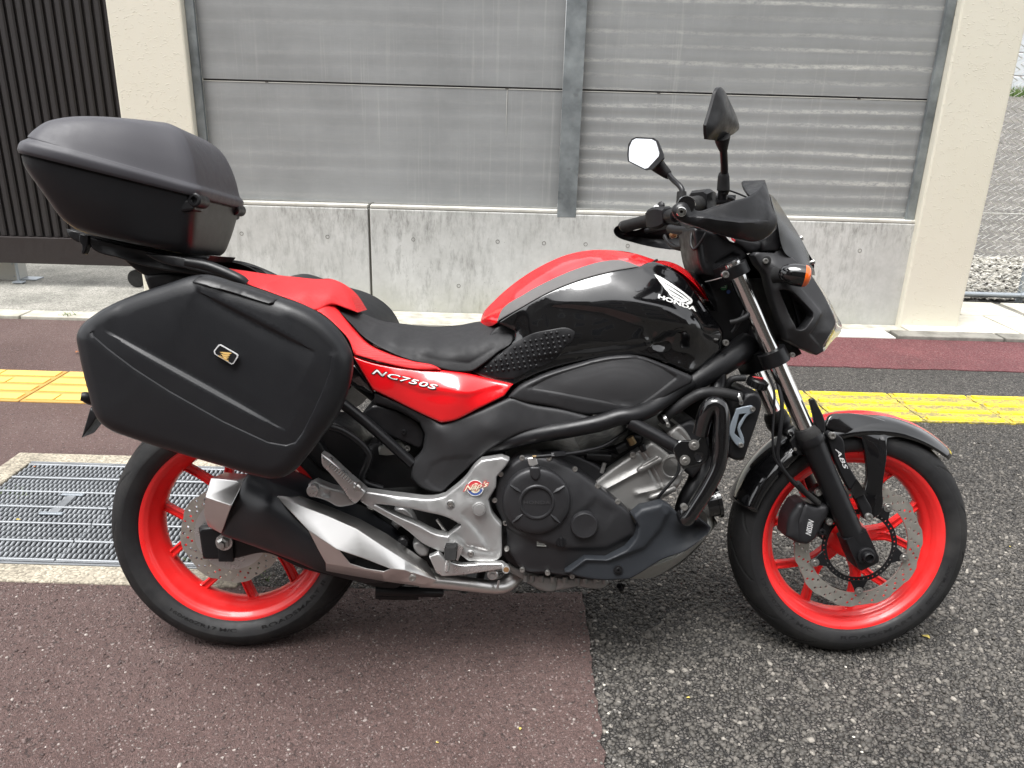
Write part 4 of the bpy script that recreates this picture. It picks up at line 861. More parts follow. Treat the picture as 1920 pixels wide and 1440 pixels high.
# ---------------- fork, front fender, brake caliper
top, bot = P(1372, 492, .105), P(1613, 1034, .105); ax = (bot-top)/np.linalg.norm(bot-top)
tb, sp = P(*Z(7, [(845, 1345)], .105)[0]), P(*Z(8, [(470, 330)], .105)[0])
def onax(q): return top+ax*((q-top)@ax)
tri_lo, seal = onax(tb), onax(sp)
for s in (1, -1):
    M = np.array([1, s, 1]); T, A_, S_, B_ = top*M, tri_lo*M, seal*M, bot*M; axs = ax*M
    f = empty('fork_leg', tuple(B_), parent=bike)
    def fl(name, a, b, r, mat, n=2): return sweep(name, [np.array(a)-B_+(np.array(b)-np.array(a))*t for t in np.linspace(0, 1, max(2, len(np.atleast_1d(r))))], mat, f, r, 28, smooth=40)
    fl('stanchion', T, S_, .0205, 'chrome')
    fl('slider', S_, B_+axs*.012, [.030, .0285, .0268, .0262, .0262, .0262, .0262, .0268, .027, .024], 'satin_black')
    fl('dust_seal', S_-axs*.012, S_+axs*.010, [.0255, .029, .031, .031], 'rubber')
    fl('seal_ring', S_+axs*.010, S_+axs*.030, [.0315, .0325, .0325, .031], 'satin_black')
    fl('fork_cap', T-axs*.004, T+axs*.006, [.016, .0195, .0205], 'satin_black')
    q = np.cross(axs, (0, 1, 0)); foot = B_-B_
    sweep('axle_clamp', [axs*-.055, axs*-.02, axs*.02, axs*.034], 'satin_black', f, [.026, .027, .027, .022], sec=[(-1, -1.0), (-1, 1.0), (-.7, 1.1), (.95, 1.1), (1.05, .9), (1.05, -.9), (.95, -1.1), (-.7, -1.1)], smooth=35)
    lathe('axle_nut', (0, -s*.026, 0), [(0, .021), (.008, .021), (.010, .018), (.010, .014), (.020, .013), (.022, .010), (.014, .009), (.014, 0)], 'plastic_black', f, 24, axis=(0, -s, 0))
# triple clamps
for nm, q, h, r0 in (('lower_triple_clamp', tri_lo, .034, .033), ('upper_triple_clamp', top+ax*.02, .026, .031)):
    sweep(nm, [q*np.array([1, -1, 1])+np.array([0, .0, 0])]+[q*np.array([1, y, 1])+np.array([-.03*(1-y*y), 0, -.02*(1-y*y)]) for y in (-.5, 0, .5)]+[q], 'satin_black', bike, [.02, .024, .03, .024, .02], sec=[(-1, -.9), (-1, .9), (1, .9), (1, -.9)], up=tuple(ax), smooth=35)
    for s in (1, -1):
        M = np.array([1, s, 1]); sweep('clamp_ring', [(q-ax*h/2)*M, (q+ax*h/2)*M], 'satin_black', bike, r0, 24)
bolt(575, 955, .138, .0085, 'bolt_steel', bike, 7); bolt(905, 1350, .115, .006, 'bolt_steel', bike, 7)
# caliper
cp_ = [(345, 850), (360, 760), (400, 690), (445, 680), (470, 690), (555, 690), (560, 710), (520, 800), (490, 860), (450, 890), (400, 880)]
cal = patch('brake_caliper', cp_, 'engine_dark', bike, zm=8, d=.102, thick=.055, rim=.010, bulge=.006, bulge_r=.03, res=.004, feats=[('groove', [(440, 690), (410, 780), (415, 875)], .004, .003, .1)])
calp = cal.o
V, F = text_mesh('NISSIN', bold=.02); decal('caliper_lettering', V, F, (472, 850), (487, 780), (446, 838), 'silver_mark', calp, 8, .1, surf=cal)
patch('caliper_bracket', [(470, 640), (520, 600), (560, 600), (600, 700), (590, 760), (570, 810), (550, 860), (520, 830), (540, 720)], 'satin_black', bike, zm=8, d=.086, thick=.02, rim=.005, res=.005)
for x, y in ((508, 637), (562, 780)): bolt(x, y, .094, .0085, 'bolt_steel', calp, 8)
bolt(400, 888, .088, .006, 'bolt_steel', calp, 8); bolt(440, 700, .098, .006, 'satin_black', calp, 8); bolt(525, 830, .098, .008, 'satin_black', calp, 8)
tube('brake_hose', [(300, 60, .10), (330, 200, .125), (320, 350, .135), (310, 470, .135), (370, 570, .13), (430, 630, .115), (500, 690, .105)], 'plastic_black', bike, .0048, 8, n=10)
tube('sensor_cable', [(250, 40, .10), (290, 130, .12), (290, 250, .13), (285, 380, .14), (300, 480, .14), (380, 570, .125), (440, 620, .12)], 'plastic_black', bike, .0028, 8, n=10)
tube('hose_sheath', [(405, 590, .122), (450, 640, .112), (510, 690, .105)], 'rubber', bike, .0072, 8)
# fender: curved shell round the tyre, cut to its outline
def fender_shell(name, a0, a1, wfun, Rfun, mat, half=None, tmin=-1, tmax=1, n=60, k=17, t=.003):
    rows = []
    for i in range(n+1):
        a = math.radians(a0+(a1-a0)*i/n); R = Rfun(i/n); w = wfun(i/n)
        for j in range(k):
            u = tmin+(tmax-tmin)*j/(k-1); y = w*math.sin(u*math.pi/2); dr = -(1-math.cos(u*math.pi/2))*w*.62; rows.append((XF+(R+dr)*math.cos(a), y, ZF+(R+dr)*math.sin(a)))
    F = [(i*k+j, i*k+j+1, (i+1)*k+j+1, (i+1)*k+j) for i in range(n) for j in range(k-1)]
    o = mesh_obj(name, rows, F, mat, bike, 60); md = o.modifiers.new('s', 'SOLIDIFY'); md.thickness = t; md.offset = 0; return o
fen = fender_shell('front_fender', 163, 44, lambda u: .072 if u < .5 else .072-.030*((u-.5)/.5)**2.2, lambda u: .3135+.018*u**2, 'gloss_black')
fender_shell('fender_stripe', 112, 45, lambda u: .046-.014*u, lambda u: .3165+.0165*(.45+u*.55)**2, 'gloss_red', t=.002).parent = fen
patch('fender_side', [(540, 320, .070), (560, 265, .062), (640, 250, .056), (740, 258, .052), (850, 290, .050), (940, 325, .046), (1008, 352, .030), (960, 368, .056), (880, 366, .066), (845, 372, .072), (835, 480, .088), (820, 600, .096), (800, 745, .102), (775, 765, .104), (735, 760, .104), (720, 700, .100), (745, 560, .090), (735, 440, .082), (720, 372, .075), (640, 350, .072)], 'gloss_black', bike, zm=8, thick=.006, rim=.004, res=.006, sharp=60,
      feats=[('ridge', [(850, 380), (835, 560), (800, 740)], .006, .012, .09)], mirror=False)
patch('fender_bracket', [(545, 350), (565, 335), (620, 365), (645, 480), (690, 560), (740, 660), (770, 720), (770, 760), (730, 765), (700, 690), (640, 590), (585, 470)], 'satin_black', bike, zm=8, d=.112, thick=.012, rim=.004, res=.006)
zplate('bracket_flare', [(665, 630), (700, 575), (745, 640), (690, 668)], 'gloss_black', bike, 8, .118, .012, bev=.003)
V, F = text_mesh('ABS', shear=.2, bold=.01); decal('bracket_lettering', V, F, (592, 424), (636, 524), (612, 420), 'silver_mark', bike, 8, .1125)
bolt(575, 358, .114, .0085, 'bolt_steel', bike, 8); bolt(755, 757, .114, .0095, 'bolt_steel', bike, 8); bolt(395, 425, .10, .004, 'bolt_steel', bike, 8)
zplate('hose_guide', [(465, 180), (492, 176), (545, 300), (545, 350), (510, 330), (480, 240)], 'satin_black', bike, 8, .125, .012, bev=.003)
zplate('hose_bracket', [(375, 385), (410, 345), (470, 380), (470, 450), (410, 455), (385, 425)], 'satin_black', bike, 8, .10, .01, bev=.003)
simple('cap_mark', (.05, .05, .052), .4, .3, lin_=True)
# ---------------- frame, engine
FRM = 'satin_black'
tube('frame_tube', [(690, 1000, .125), (780, 968, .140), (930, 928, .160), (1100, 898, .175), (1230, 872, .180), (1330, 842, .182), (1400, 832, .18), (1480, 800, .165), (1560, 745, .145), (1660, 680, .125)], FRM, bike, .0195, 6, n=8, mirror=True)
tube('frame_spar', [(1560, 760, .12), (1660, 690, .115), (1760, 625, .10), (1860, 560, .075), (1920, 510, .045)], FRM, bike, [.02, .024, .027, .030, .034], 6, n=8, mirror=True)
tube('frame_down_tube', [(985, 250, .185), (1060, 290, .19), (1200, 365, .20), (1310, 425, .205)], FRM, bike, .0155, 5, mirror=True)
tube('frame_gusset', [(1790, 600, .10), (1790, 680, .10), (1770, 740, .11)], FRM, bike, .018, 6, mirror=True)
sweep('steering_head', [P(1352, 520, 0), P(1420, 690, 0)], FRM, bike, .034, 24)
tube('sub_frame_tube', [(330, 40, .125), (400, 105, .125), (560, 230, .128), (720, 370, .13), (890, 525, .13)], FRM, bike, .0125, 4, mirror=True)
tube('case_stay', [(230, 300, .17), (330, 285, .17), (420, 305, .165), (530, 375, .16), (600, 455, .155), (595, 520, .15), (562, 600, .145), (580, 650, .14), (690, 690, .13)], FRM, bike, .0082, 4, n=8)
# dark mass of engine, airbox and linkage behind the panels
patch('airbox', [(640, 90), (1000, 300), (1080, 480), (1060, 720), (880, 745), (640, 690), (560, 560), (600, 400), (660, 380), (640, 280), (560, 190)], 'plastic_black', bike, zm=4, d=.075, thick=.15, rim=.012, bulge=.01, res=.014)
patch('inner_fender', [(350, 250), (480, 300), (640, 560), (720, 700), (560, 720), (400, 600), (240, 420), (180, 330), (300, 260)], 'plastic_black', bike, zm=4, d=.07, thick=.14, rim=.01, res=.014)
patch('swing_arm', [(660, 650), (890, 640), (1100, 700), (1250, 760), (1560, 800), (1780, 780), (1920, 820), (2000, 1000), (1900, 1060), (1700, 1000), (1300, 900), (1090, 810), (890, 845), (690, 850)], 'satin_black', bike, zm=3, d=.108, thick=.035, rim=.006, res=.01, mirror=False)
patch('swing_arm', [(660, 650), (890, 640), (1100, 700), (1250, 760), (1560, 800), (1780, 780), (1920, 820), (2000, 1000), (1900, 1060), (1700, 1000), (1300, 900), (1090, 810), (890, 845), (690, 850)], 'satin_black', bike, zm=3, d=-.085, thick=.035, rim=.006, res=.01)
box('chain_adjuster', tuple(P(*Z(3, [(838, 800)], .112)[0])), (.036, .012, .05), 'satin_black', bike, bev=.003)
ra = P(*Z(3, [(825, 742)], .118)[0])
lathe('rear_axle_nut', ra, [(-.02, .0205), (.0, .0205), (.002, .0165), (.002, .0150), (.014, .0150), (.016, .011), (.017, .0095), (.026, .009), (.028, 0)], 'bolt_steel', bike, 6, smooth=20)
lathe('axle_washer', ra, [(-.004, .02), (.003, .0195), (.0035, .012)], 'alu_bright', bike, 30)
# caliper and torque arm behind the rear disc
patch('rear_fender_mount', [(730, 150), (800, 140), (880, 170), (850, 210), (780, 230)], 'satin_black', bike, zm=3, d=-.06, thick=.02, rim=.003, res=.01)
patch('dark_backing', [(540, 700), (900, 660), (1100, 660), (1340, 480), (1520, 480), (1520, 1190), (1000, 1200), (840, 1040), (640, 840)], 'dark_void', bike, zm=4, d=.085, thick=.17, rim=.01, res=.016)  # near-black backing added to keep the depth behind the bracket dark
# block, cylinders, head
patch('crankcase', [(150, 520), (420, 430), (820, 560), (1010, 820), (1060, 1000), (900, 1260), (300, 1260), (190, 1180), (90, 900), (60, 700)], 'engine_dark', bike, zm=5, d=.125, thick=.25, rim=.01, res=.016)
cyl = patch('cylinder_block', [(700, 690), (860, 560), (1050, 430), (1130, 375), (1230, 450), (1330, 560), (1320, 650), (1280, 700), (1170, 775), (1010, 850), (860, 780)], 'engine_silver', bike, zm=5, d=.135, thick=.26, rim=.008, res=.006,
      feats=[('groove', [(1050, 450), (1110, 540), (1190, 690), (1220, 760)], .005, .004, .135), ('groove', [(1075, 430), (1140, 530), (1215, 680), (1240, 740)], .003, .003, .135), ('ridge', [(825, 685), (1040, 570), (1160, 500)], .008, .012, .135), ('ridge', [(1030, 720), (1160, 690), (1280, 660)], .006, .012, .135)])
patch('cylinder_head', [(1080, 440), (1220, 320), (1310, 255), (1400, 225), (1500, 330), (1490, 480), (1400, 620), (1330, 560), (1240, 470), (1150, 385)], 'engine_dark', bike, zm=5, d=.13, thick=.25, rim=.012, res=.01, feats=[('groove', [(1215, 340), (1290, 420), (1360, 520)], .005, .005, .13)])
patch('head_cover', [(1230, 320), (1310, 262), (1350, 300), (1400, 380), (1330, 440), (1270, 400)], 'engine_silver', bike, zm=5, d=.136, thick=.1, rim=.008, res=.008, feats=[('groove', [(1280, 290), (1390, 400)], .003, .004, .13)])
for (x0, y0, x1, y1, r) in ((1040, 570, 1180, 500, .0075), (1060, 545, 1165, 485, .006), (1120, 750, 1275, 690, .007)):
    tube('casting_boss', [(x0, y0, .139), (x0+15, y0-7, .141), (x1-8, y1+4, .141), (x1, y1, .140)], 'engine_silver', cyl.o, [r*.3, r, r, r*.9], 5, n=5)
bolt(1005, 465, .135, .008, 'bolt_steel', cyl.o, 5)
lathe('cylinder_plug', P(*Z(5, [(1265, 545)], .132)[0]), [(0, .03), (.004, .029), (.005, .024), (.003, .022), (.003, 0)], 'engine_silver', cyl.o, 30)
# clutch side cover
ec = [(275, 480), (200, 530), (130, 600), (100, 690), (95, 780), (150, 900), (175, 1000), (178, 1085), (215, 1150), (272, 1220), (445, 1245), (607, 1266), (782, 1286), (880, 1280), (960, 1200), (1010, 1050), (1032, 950), (1000, 865), (907, 772), (775, 668), (625, 560), (455, 488), (360, 470)]
cov = patch('clutch_cover', ec, 'engine_dark', bike, zm=5, d=.178, thick=.06, rim=.008, res=.006, ctrl=[(370, 780, .190), (690, 920, .192), (800, 800, .188), (560, 650, .190), (560, 1100, .190), (850, 950, .188), (300, 1150, .184), (700, 1200, .184), (230, 900, .188)],
      feats=[('inset', [(180, 960), (300, 1010), (560, 1085), (830, 1085), (1000, 1010), (1060, 1100), (900, 1300), (250, 1240), (170, 1100)], .008, .014, .185), ('crease', [(600, 900), (760, 760), (900, 850)], .006, .02, .05, 1, .185)])
co = cov.o
cc_ = P(*Z(5, [(372, 768)], .192)[0]); r_ = np.linalg.norm(P(*Z(5, [(596, 768)], .192)[0])-cc_)
lathe('clutch_cap', cc_, [(-.03, r_), (.004, r_), (.009, r_*.975), (.012, r_*.92), (.014, r_*.78), (.014, r_*.53), (.0165, r_*.50), (.017, r_*.47), (.0165, r_*.45), (.012, r_*.43), (.0125, 0)], 'engine_dark', co, 72)
for a in (32, 148, 222, 318):      # pressed wedge marks on the cap
    a_ = math.radians(a); u = np.array([math.cos(a_), 0, math.sin(a_)]); sweep('cap_rib', [cc_+u*r_*.55+[0, -.0145, 0], cc_+u*r_*.72+[0, -.0155, 0], cc_+u*r_*.93+[0, -.0118, 0]], 'engine_dark', co, [.0012, .0055, .0035], sec=[(-.4, -1), (.7, 0), (-.4, 1)], up=(0, -1, 0))
V, F = text_mesh('HONDA', bold=.015, spacing=1.1); decal('cap_lettering', V, F, (288, 792), (462, 792), (288, 768), 'cap_mark', co, 5, .2052)
q = P(*Z(5, [(685, 925)], .193)[0]); r2 = np.linalg.norm(P(*Z(5, [(777, 925)], .193)[0])-q)
lathe('round_boss', q, [(-.02, r2*1.0), (.004, r2), (.010, r2*.93), (.011, r2*.86), (.0105, r2*.8), (.012, 0)], 'engine_dark', co, 48)
q = P(*Z(5, [(532, 1035)], .186)[0]); lathe('oil_filler_cap', q, [(-.01, .0135), (.004, .0135), (.008, .011), (.008, 0)], 'plastic_black', co, 24); box('cap_grip', tuple(q+[.0, -.011, .002]), (.005, .010, .022), 'plastic_black', co, bev=.0015, rot=(0, -.1, 0))
zplate('info_sticker', [(370, 1020), (448, 1022), (446, 1076), (368, 1072)], 'plastic_black', co, 5, .1845, .002, bev=0, sharp=10)
for j in range(4): zplate('sticker_line', [(374, 1028+j*12), (444-8*(j % 2), 1030+j*12), (444-8*(j % 2), 1033+j*12), (374, 1031+j*12)], 'paper_white', co, 5, .185, .0006, bev=0, sharp=10, res=.05)
for x, y in ((277, 487), (455, 488), (625, 560), (775, 670), (907, 775), (137, 592), (97, 765), (168, 915), (176, 1085), (278, 1223), (445, 1243), (607, 1265), (780, 1285)): bolt(x, y, .176, .0062, 'bolt_steel', co, 5)
zplate('clutch_arm', [(310, 490), (370, 480), (385, 530), (350, 545), (325, 540)], 'alu_bright', co, 5, .205, .012, bev=.002)
patch('clutch_arm_pivot', [(328, 545), (396, 545), (396, 600), (378, 635), (352, 632), (332, 600)], 'engine_dark', co, zm=5, d=.210, thick=.02, rim=.004, res=.004)
tube('clutch_cable', [(370, 480, .205), (480, 470, .2), (560, 463, .195), (700, 440, .18), (830, 400, .165), (970, 305, .15)], 'plastic_black', bike, .0042, 5, n=8); tube('cable_adjuster', [(470, 470, .2), (490, 468, .2), (495, 466, .2), (560, 460, .195)], 'satin_black', bike, .0075, 5, sides=6); tube('cable_end', [(345, 478, .206), (470, 472, .2)], 'bronze', bike, .0024, 5)
# intake mess above the cases
patch('throttle_body', [(650, 480), (760, 420), (900, 400), (1000, 320), (1080, 330), (1060, 420), (860, 560), (800, 600), (700, 560)], 'plastic_black', bike, zm=5, d=.10, thick=.2, rim=.012, res=.01)
for (a, b, c_, r, m) in (((900, 430), (960, 400), .125, .012, 'plastic_black'), ((700, 470), (860, 480), .12, .011, 'plastic_black'), ((985, 350), (1010, 395), .13, .009, 'bronze'), ((820, 520), (800, 585), .125, .005, 'engine_silver'), ((1060, 400), (1080, 440), .13, .008, 'satin_black')):
    tube('intake_fitting', [(*a, c_), ((a[0]+b[0])/2, (a[1]+b[1])/2, c_), (*b, c_)], m, bike, r, 5)
tube('wiring_loom', [(560, 470, .11), (700, 455, .12), (800, 440, .12), (900, 470, .11)], 'plastic_black', bike, .006, 5); tube('sensor_lead', [(1310, 480, .15), (1305, 580, .16), (1240, 670, .165), (1180, 740, .16), (1170, 780, .155)], 'plastic_black', bike, .0036, 5)
tube('coolant_hose', [(1190, 235, .13), (1290, 165, .15), (1390, 95, .16), (1480, 58, .165), (1600, 60, .16), (1710, 85, .15)], 'rubber_side', bike, .0125, 5, n=8)
for x, y, dx, dy in ((1220, 232, 18, 40), (1700, 85, 8, 60)):
    a, b = P(*Z(5, [(x-9, y+6)], .142 if x < 1500 else .152)[0]), P(*Z(5, [(x+9, y-3)], .142 if x < 1500 else .152)[0]); sweep('hose_clamp', [a, b], 'alu_bright', bike, .0142, 20); bolt(x+18, y+40, .155, .005, 'bolt_steel', bike, 5)
# oil pan, header, lower cowl
patch('oil_pan', [(190, 1180), (300, 1230), (840, 1285), (850, 1310), (830, 1330), (640, 1335), (370, 1352), (300, 1300), (200, 1240)], 'engine_silver', bike, zm=5, d=.13, thick=.24, rim=.006, res=.008, feats=[('groove', [(340, 1240), (340, 1290)], .006, .005, .1), ('groove', [(500, 1260), (500, 1320)], .006, .005, .1), ('groove', [(650, 1270), (640, 1330)], .006, .005, .1), ('groove', [(310, 1300), (420, 1345)], .006, .004, .1)])
for x in (300, 340, 405, 480, 560, 640, 690, 760, 820): tube('pan_boss', [(x, 1255+(x-300)*.06, .128), (x, 1300+(x-300)*.03, .128)], 'engine_silver', bike, .006, 5, sides=10)
patch('belly_pan', [(960, 1284, .10), (1080, 1215, .12), (1250, 1150, .12), (1420, 1040, .10), (1500, 960, .08), (1490, 860, .06), (1525, 850, .05), (1542, 890, .04), (1530, 940, .05), (1420, 1075, .05), (1280, 1195, .05), (1140, 1270, .06)], 'cowl_silver', bike, zm=5, thick=.1, rim=.006, res=.01, mirror=True)
patch('engine_cowl', [(560, 1238), (690, 1140), (830, 1148), (960, 1085), (1020, 1010), (1042, 930), (1000, 862), (1060, 812), (1200, 780), (1250, 800), (1350, 905), (1440, 885), (1522, 945), (1500, 990), (1350, 1100), (1200, 1155), (1070, 1235), (985, 1284), (800, 1290), (660, 1270)], 'cowl_blue', bike, zm=5, d=.200, thick=.03, rim=.005, res=.006, ctrl=[(1440, 950, .17), (1250, 930, .195), (1350, 1000, .185)],
      feats=[('inset', [(1000, 870), (1060, 825), (1190, 792), (1240, 850), (1190, 960), (1080, 1080), (850, 1165), (700, 1165), (600, 1230), (680, 1120), (830, 1130), (960, 1070), (1030, 960)], -.007, .014, .2)], mirror=True, sharp=24)
bolt(910, 1225, .203, .0062, 'satin_black', bike, 5, washer=True)
tube('header_pipe', [(1470, 480, .06), (1430, 640, .09), (1370, 760, .10), (1340, 860, .09), (1300, 1000, .06)], 'satin_black', bike, .024, 5)
q0, q1 = P(*Z(5, [(1480, 790)], .06)[0]), P(*Z(5, [(1572, 768)], .06)[0]); sweep('oil_filter', [q0, q0+(q1-q0)*.6, q0+(q1-q0)*.75, q0+(q1-q0)*.76, q1], 'gloss_black', bike, [.034, .036, .036, .041, .041], 32); sweep('filter_ring', [q1-(q1-q0)*.1, q1], 'alu_bright', bike, .0395, 32)
# crash guard and its plate
tube('crash_guard', [(1452, 330, .215), (1475, 230, .222), (1510, 150, .228), (1560, 135, .232), (1590, 190, .235), (1588, 330, .238), (1572, 520, .238), (1510, 660, .236), (1430, 790, .232), (1362, 885, .226), (1340, 850, .21)], 'gloss_black', bike, .0175, 5, n=10, sides=20)
patch('guard_plate', [(1270, 425), (1312, 372), (1430, 378), (1452, 352), (1476, 160), (1505, 112), (1560, 130), (1545, 240), (1500, 300), (1500, 500), (1480, 520), (1340, 562), (1300, 505)], 'gloss_black', bike, zm=5, d=.226, thick=.006, rim=.002, res=.006, holes=[[(1440+22*math.cos(a), 487+22*math.sin(a)) for a in np.linspace(0, 6.28, 12, endpoint=False)]])
for x, y in ((1410, 402), (1350, 503)): bolt(x, y, .228, .0068, 'bolt_steel', bike, 5, washer=True)
bolt(1344, 810, .236, .008, 'bolt_steel', bike, 5)
# radiator
patch('radiator', [(1745, 60), (1830, 52), (1852, 110), (1830, 220), (1790, 340), (1735, 500), (1680, 500), (1635, 480), (1650, 340), (1690, 190)], 'plastic_black', bike, zm=5, d=.155, thick=.31, rim=.008, res=.01)
zplate('radiator_bracket', [(1690, 163), (1740, 150), (1790, 140), (1815, 160), (1808, 185), (1772, 202), (1714, 292), (1742, 385), (1735, 412), (1708, 420), (1682, 395), (1648, 338)], 'shroud_grey', bike, 5, .166, .006, holes=[[(1708, 200), (1752, 195), (1698, 290), (1716, 362), (1676, 325)]], bev=.0015)
for x, y in ((1795, 165), (1718, 403)): bolt(x, y, .168, .0058, 'bolt_steel', bike, 5)
q = P(*Z(8, [(212, 95)], .10)[0]); lathe('radiator_cap', q, [(-.012, 0), (-.012, .021), (-.002, .0225), (.004, .0215), (.0075, .018), (.009, 0)], 'plastic_black', bike, 40, axis=(.25, -.25, 1))
axc = Vector((.25, -.25, 1)).normalized(); e1 = axc.cross(Vector((1, 0, 0))).normalized(); e2 = axc.cross(e1)
for k in range(14):
    u = e1*math.cos(k*math.pi/7)+e2*math.sin(k*math.pi/7); c0 = Vector(q)+u*.0222; sweep('cap_knurl', [tuple(c0-axc*.011), tuple(c0+axc*.004)], 'plastic_black', bike, .0036, 8)
sweep('cap_band', [q+np.array([-.012, .004, .010]), q+np.array([.012, -.001, .0085])], 'red_plastic', bike, .003, 8)
tube('overflow_hose', [(60, 110, .10), (90, 80, .11), (150, 75, .11)], 'rubber_side', bike, .008, 8)
patch('dark_gap_filler', [(1180, 180), (1300, 120), (1480, 50), (1700, 60), (1690, 200), (1640, 480), (1500, 620), (1400, 300), (1280, 260)], 'dark_void', bike, zm=5, d=-.02, thick=.05, rim=.004, res=.014)  # near-black filler sheet added to darken the open gap beside the radiator
# ---------------- exhaust
mus = patch('muffler', [(975, 300, .19), (1090, 335, .195), (1200, 372, .195), (1560, 560, .19), (1930, 760, .18), (2050, 900, .16), (1900, 985, .165), (1490, 940, .175), (1440, 925, .18), (1280, 860, .185), (800, 690, .18), (860, 520, .20), (930, 370, .205)], 'muffler_black', bike, zm=3, thick=.12, rim=.018, res=.008, ctrl=[(1030, 500, .236), (1250, 620, .24), (1400, 700, .24), (1000, 620, .228), (1600, 760, .235), (1150, 420, .22), (1130, 720, .218)], sharp=60)
facets('muffler_tip', [(738, 332, .172), (830, 293, .12), (982, 303, .155), (938, 372, .198), (905, 350, .194), (704, 452, .210), (868, 508, .238), (690, 560, .196), (722, 642, .168), (803, 688, .184), (760, 360, .10), (720, 470, .10), (730, 640, .10)],
   [(0, 4, 3, 2, 1), (0, 5, 6, 3, 4), (5, 7, 8, 9, 6), (0, 10, 11, 5), (5, 11, 12, 8, 7), (0, 1, 10)], 'brushed_steel', mus.o, 3, .003, 35, .004)
hs_ = facets('heat_shield', [(18, 690, .188), (180, 745, .188), (380, 818, .186), (550, 890, .184), (720, 985, .182), (985, 1170, .172), (1052, 1292, .192), (985, 1340, .19), (700, 1300, .196), (480, 1262, .204), (320, 1232, .212),
   (0, 742, .228), (150, 800, .226), (330, 870, .226), (520, 955, .226), (680, 1060, .222), (840, 1160, .214), (205, 965, .250), (390, 1088, .252), (408, 1096, .252), (570, 1148, .248), (745, 1218, .236), (840, 1226, .228), (265, 1085, .246), (318, 1180, .238), (480, 1184, .238), (500, 1212, .236), (590, 1218, .234), (700, 1236, .230), (690, 1252, .228)],
   [(0, 1, 12, 11), (1, 2, 13, 12), (2, 3, 14, 13), (3, 4, 15, 14), (4, 5, 16, 15), (5, 6, 16), (11, 12, 17), (12, 13, 18, 17), (13, 14, 20, 19, 18), (14, 15, 21, 20), (15, 16, 22, 21), (16, 6, 22), (17, 18, 23), (18, 19, 25, 24, 23), (25, 27, 26), (27, 28, 29, 26), (21, 22, 29, 28), (24, 25, 26), (24, 26, 9, 10), (26, 29, 8, 9), (29, 22, 6, 7, 8)], 'brushed_steel', mus.o, 4, .0025, 30, .003)
patch('shield_slot', [(400, 1085), (580, 1140), (760, 1215), (700, 1245), (580, 1225), (470, 1190)], 'dark_void', mus.o, zm=4, d=.222, thick=.004, rim=0, res=.01)
bolt(890, 1277, .226, .0082, 'bolt_steel', mus.o, 4, washer=False)
tube('exhaust_pipe', [(940, 1290, .17), (1080, 1300, .165), (1250, 1318, .15), (1400, 1335, .13), (1490, 1325, .11), (1545, 1280, .09), (1560, 1220, .06)], 'brushed_steel', bike, [.017, .0165, .0165, .0165, .019, .022, .024], 4, n=10, sides=22)
tube('pipe_clamp', [(1460, 1290, .15), (1450, 1345, .15)], 'alu_bright', bike, .003, 4)
# centre stand foot seen under the muffler
tube('stand', [(650, 1358, .10), (760, 1362, .10), (930, 1368, .09), (1080, 1372, .06)], 'satin_black', bike, .0125, 4, n=6); tube('stand', [(650, 1390, .08), (760, 1395, .08), (930, 1395, .075)], 'satin_black', bike, .010, 4)
tube('stand', [(915, 1330, -.08), (930, 1350, -.10), (945, 1310, -.1)], 'satin_black', bike, .007, 5)
sweep('side_stand', [(.62, .12, .24), (.60, .20, .12), (.59, .265, .052)], 'satin_black', bike, [.014, .012, .012], 12); box('side_stand_foot', (.59, .268, .058), (.07, .05, .008), 'satin_black', bike, rot=(LAM, 0, 0), bev=.002)
# ---------------- foot peg brackets and pedals
br = patch('footpeg_bracket', [(545, 772), (556, 735), (582, 706), (800, 735), (1060, 748), (1105, 735), (1240, 620), (1300, 540), (1345, 500), (1480, 480), (1530, 500), (1500, 545), (1445, 610), (1440, 680), (1392, 760), (1420, 860), (1478, 930), (1480, 1130), (1440, 1166), (1260, 1166), (1180, 1105), (1080, 1105), (960, 1050), (860, 970), (640, 832)], 'alu_grey', bike, zm=4, d=.196, thick=.03, rim=.0045, res=.005, sharp=24, ctrl=[(1330, 800, .204), (800, 760, .20), (1200, 800, .204), (1400, 1080, .20), (850, 930, .198)],
     holes=[[(640, 792), (760, 800), (1000, 848), (1110, 872), (1212, 922), (1122, 1000), (1060, 990), (920, 925), (740, 850)]], feats=[('crease', [(1200, 850), (1300, 960), (1420, 1130)], .006, .012, .04, -1, .2), ('crease', [(620, 785), (820, 900), (1060, 1020)], .004, .012, .03, 1, .2), ('groove', [(1160, 1000), (1250, 1080), (1400, 1110)], .004, .006, .2)])
bo = br.o
for x, y in ((1140, 790), (1275, 1120)):
    disc_lathe('boss', x, y, .203, .0092, [(-.004, 1), (.002, 1), (.003, .9), (.002, .8)], 'alu_grey', bo, 4, 24); bolt(x, y, .204, .0062, 'bolt_steel', bo, 4)
disc_lathe('pivot_cover', 1330, 822, .206, .0152, [(-.004, 1), (.002, 1), (.005, .93), (.0045, .78), (.006, .74), (.0065, .5), (.007, 0)], 'alu_grey', bo, 4, 36)
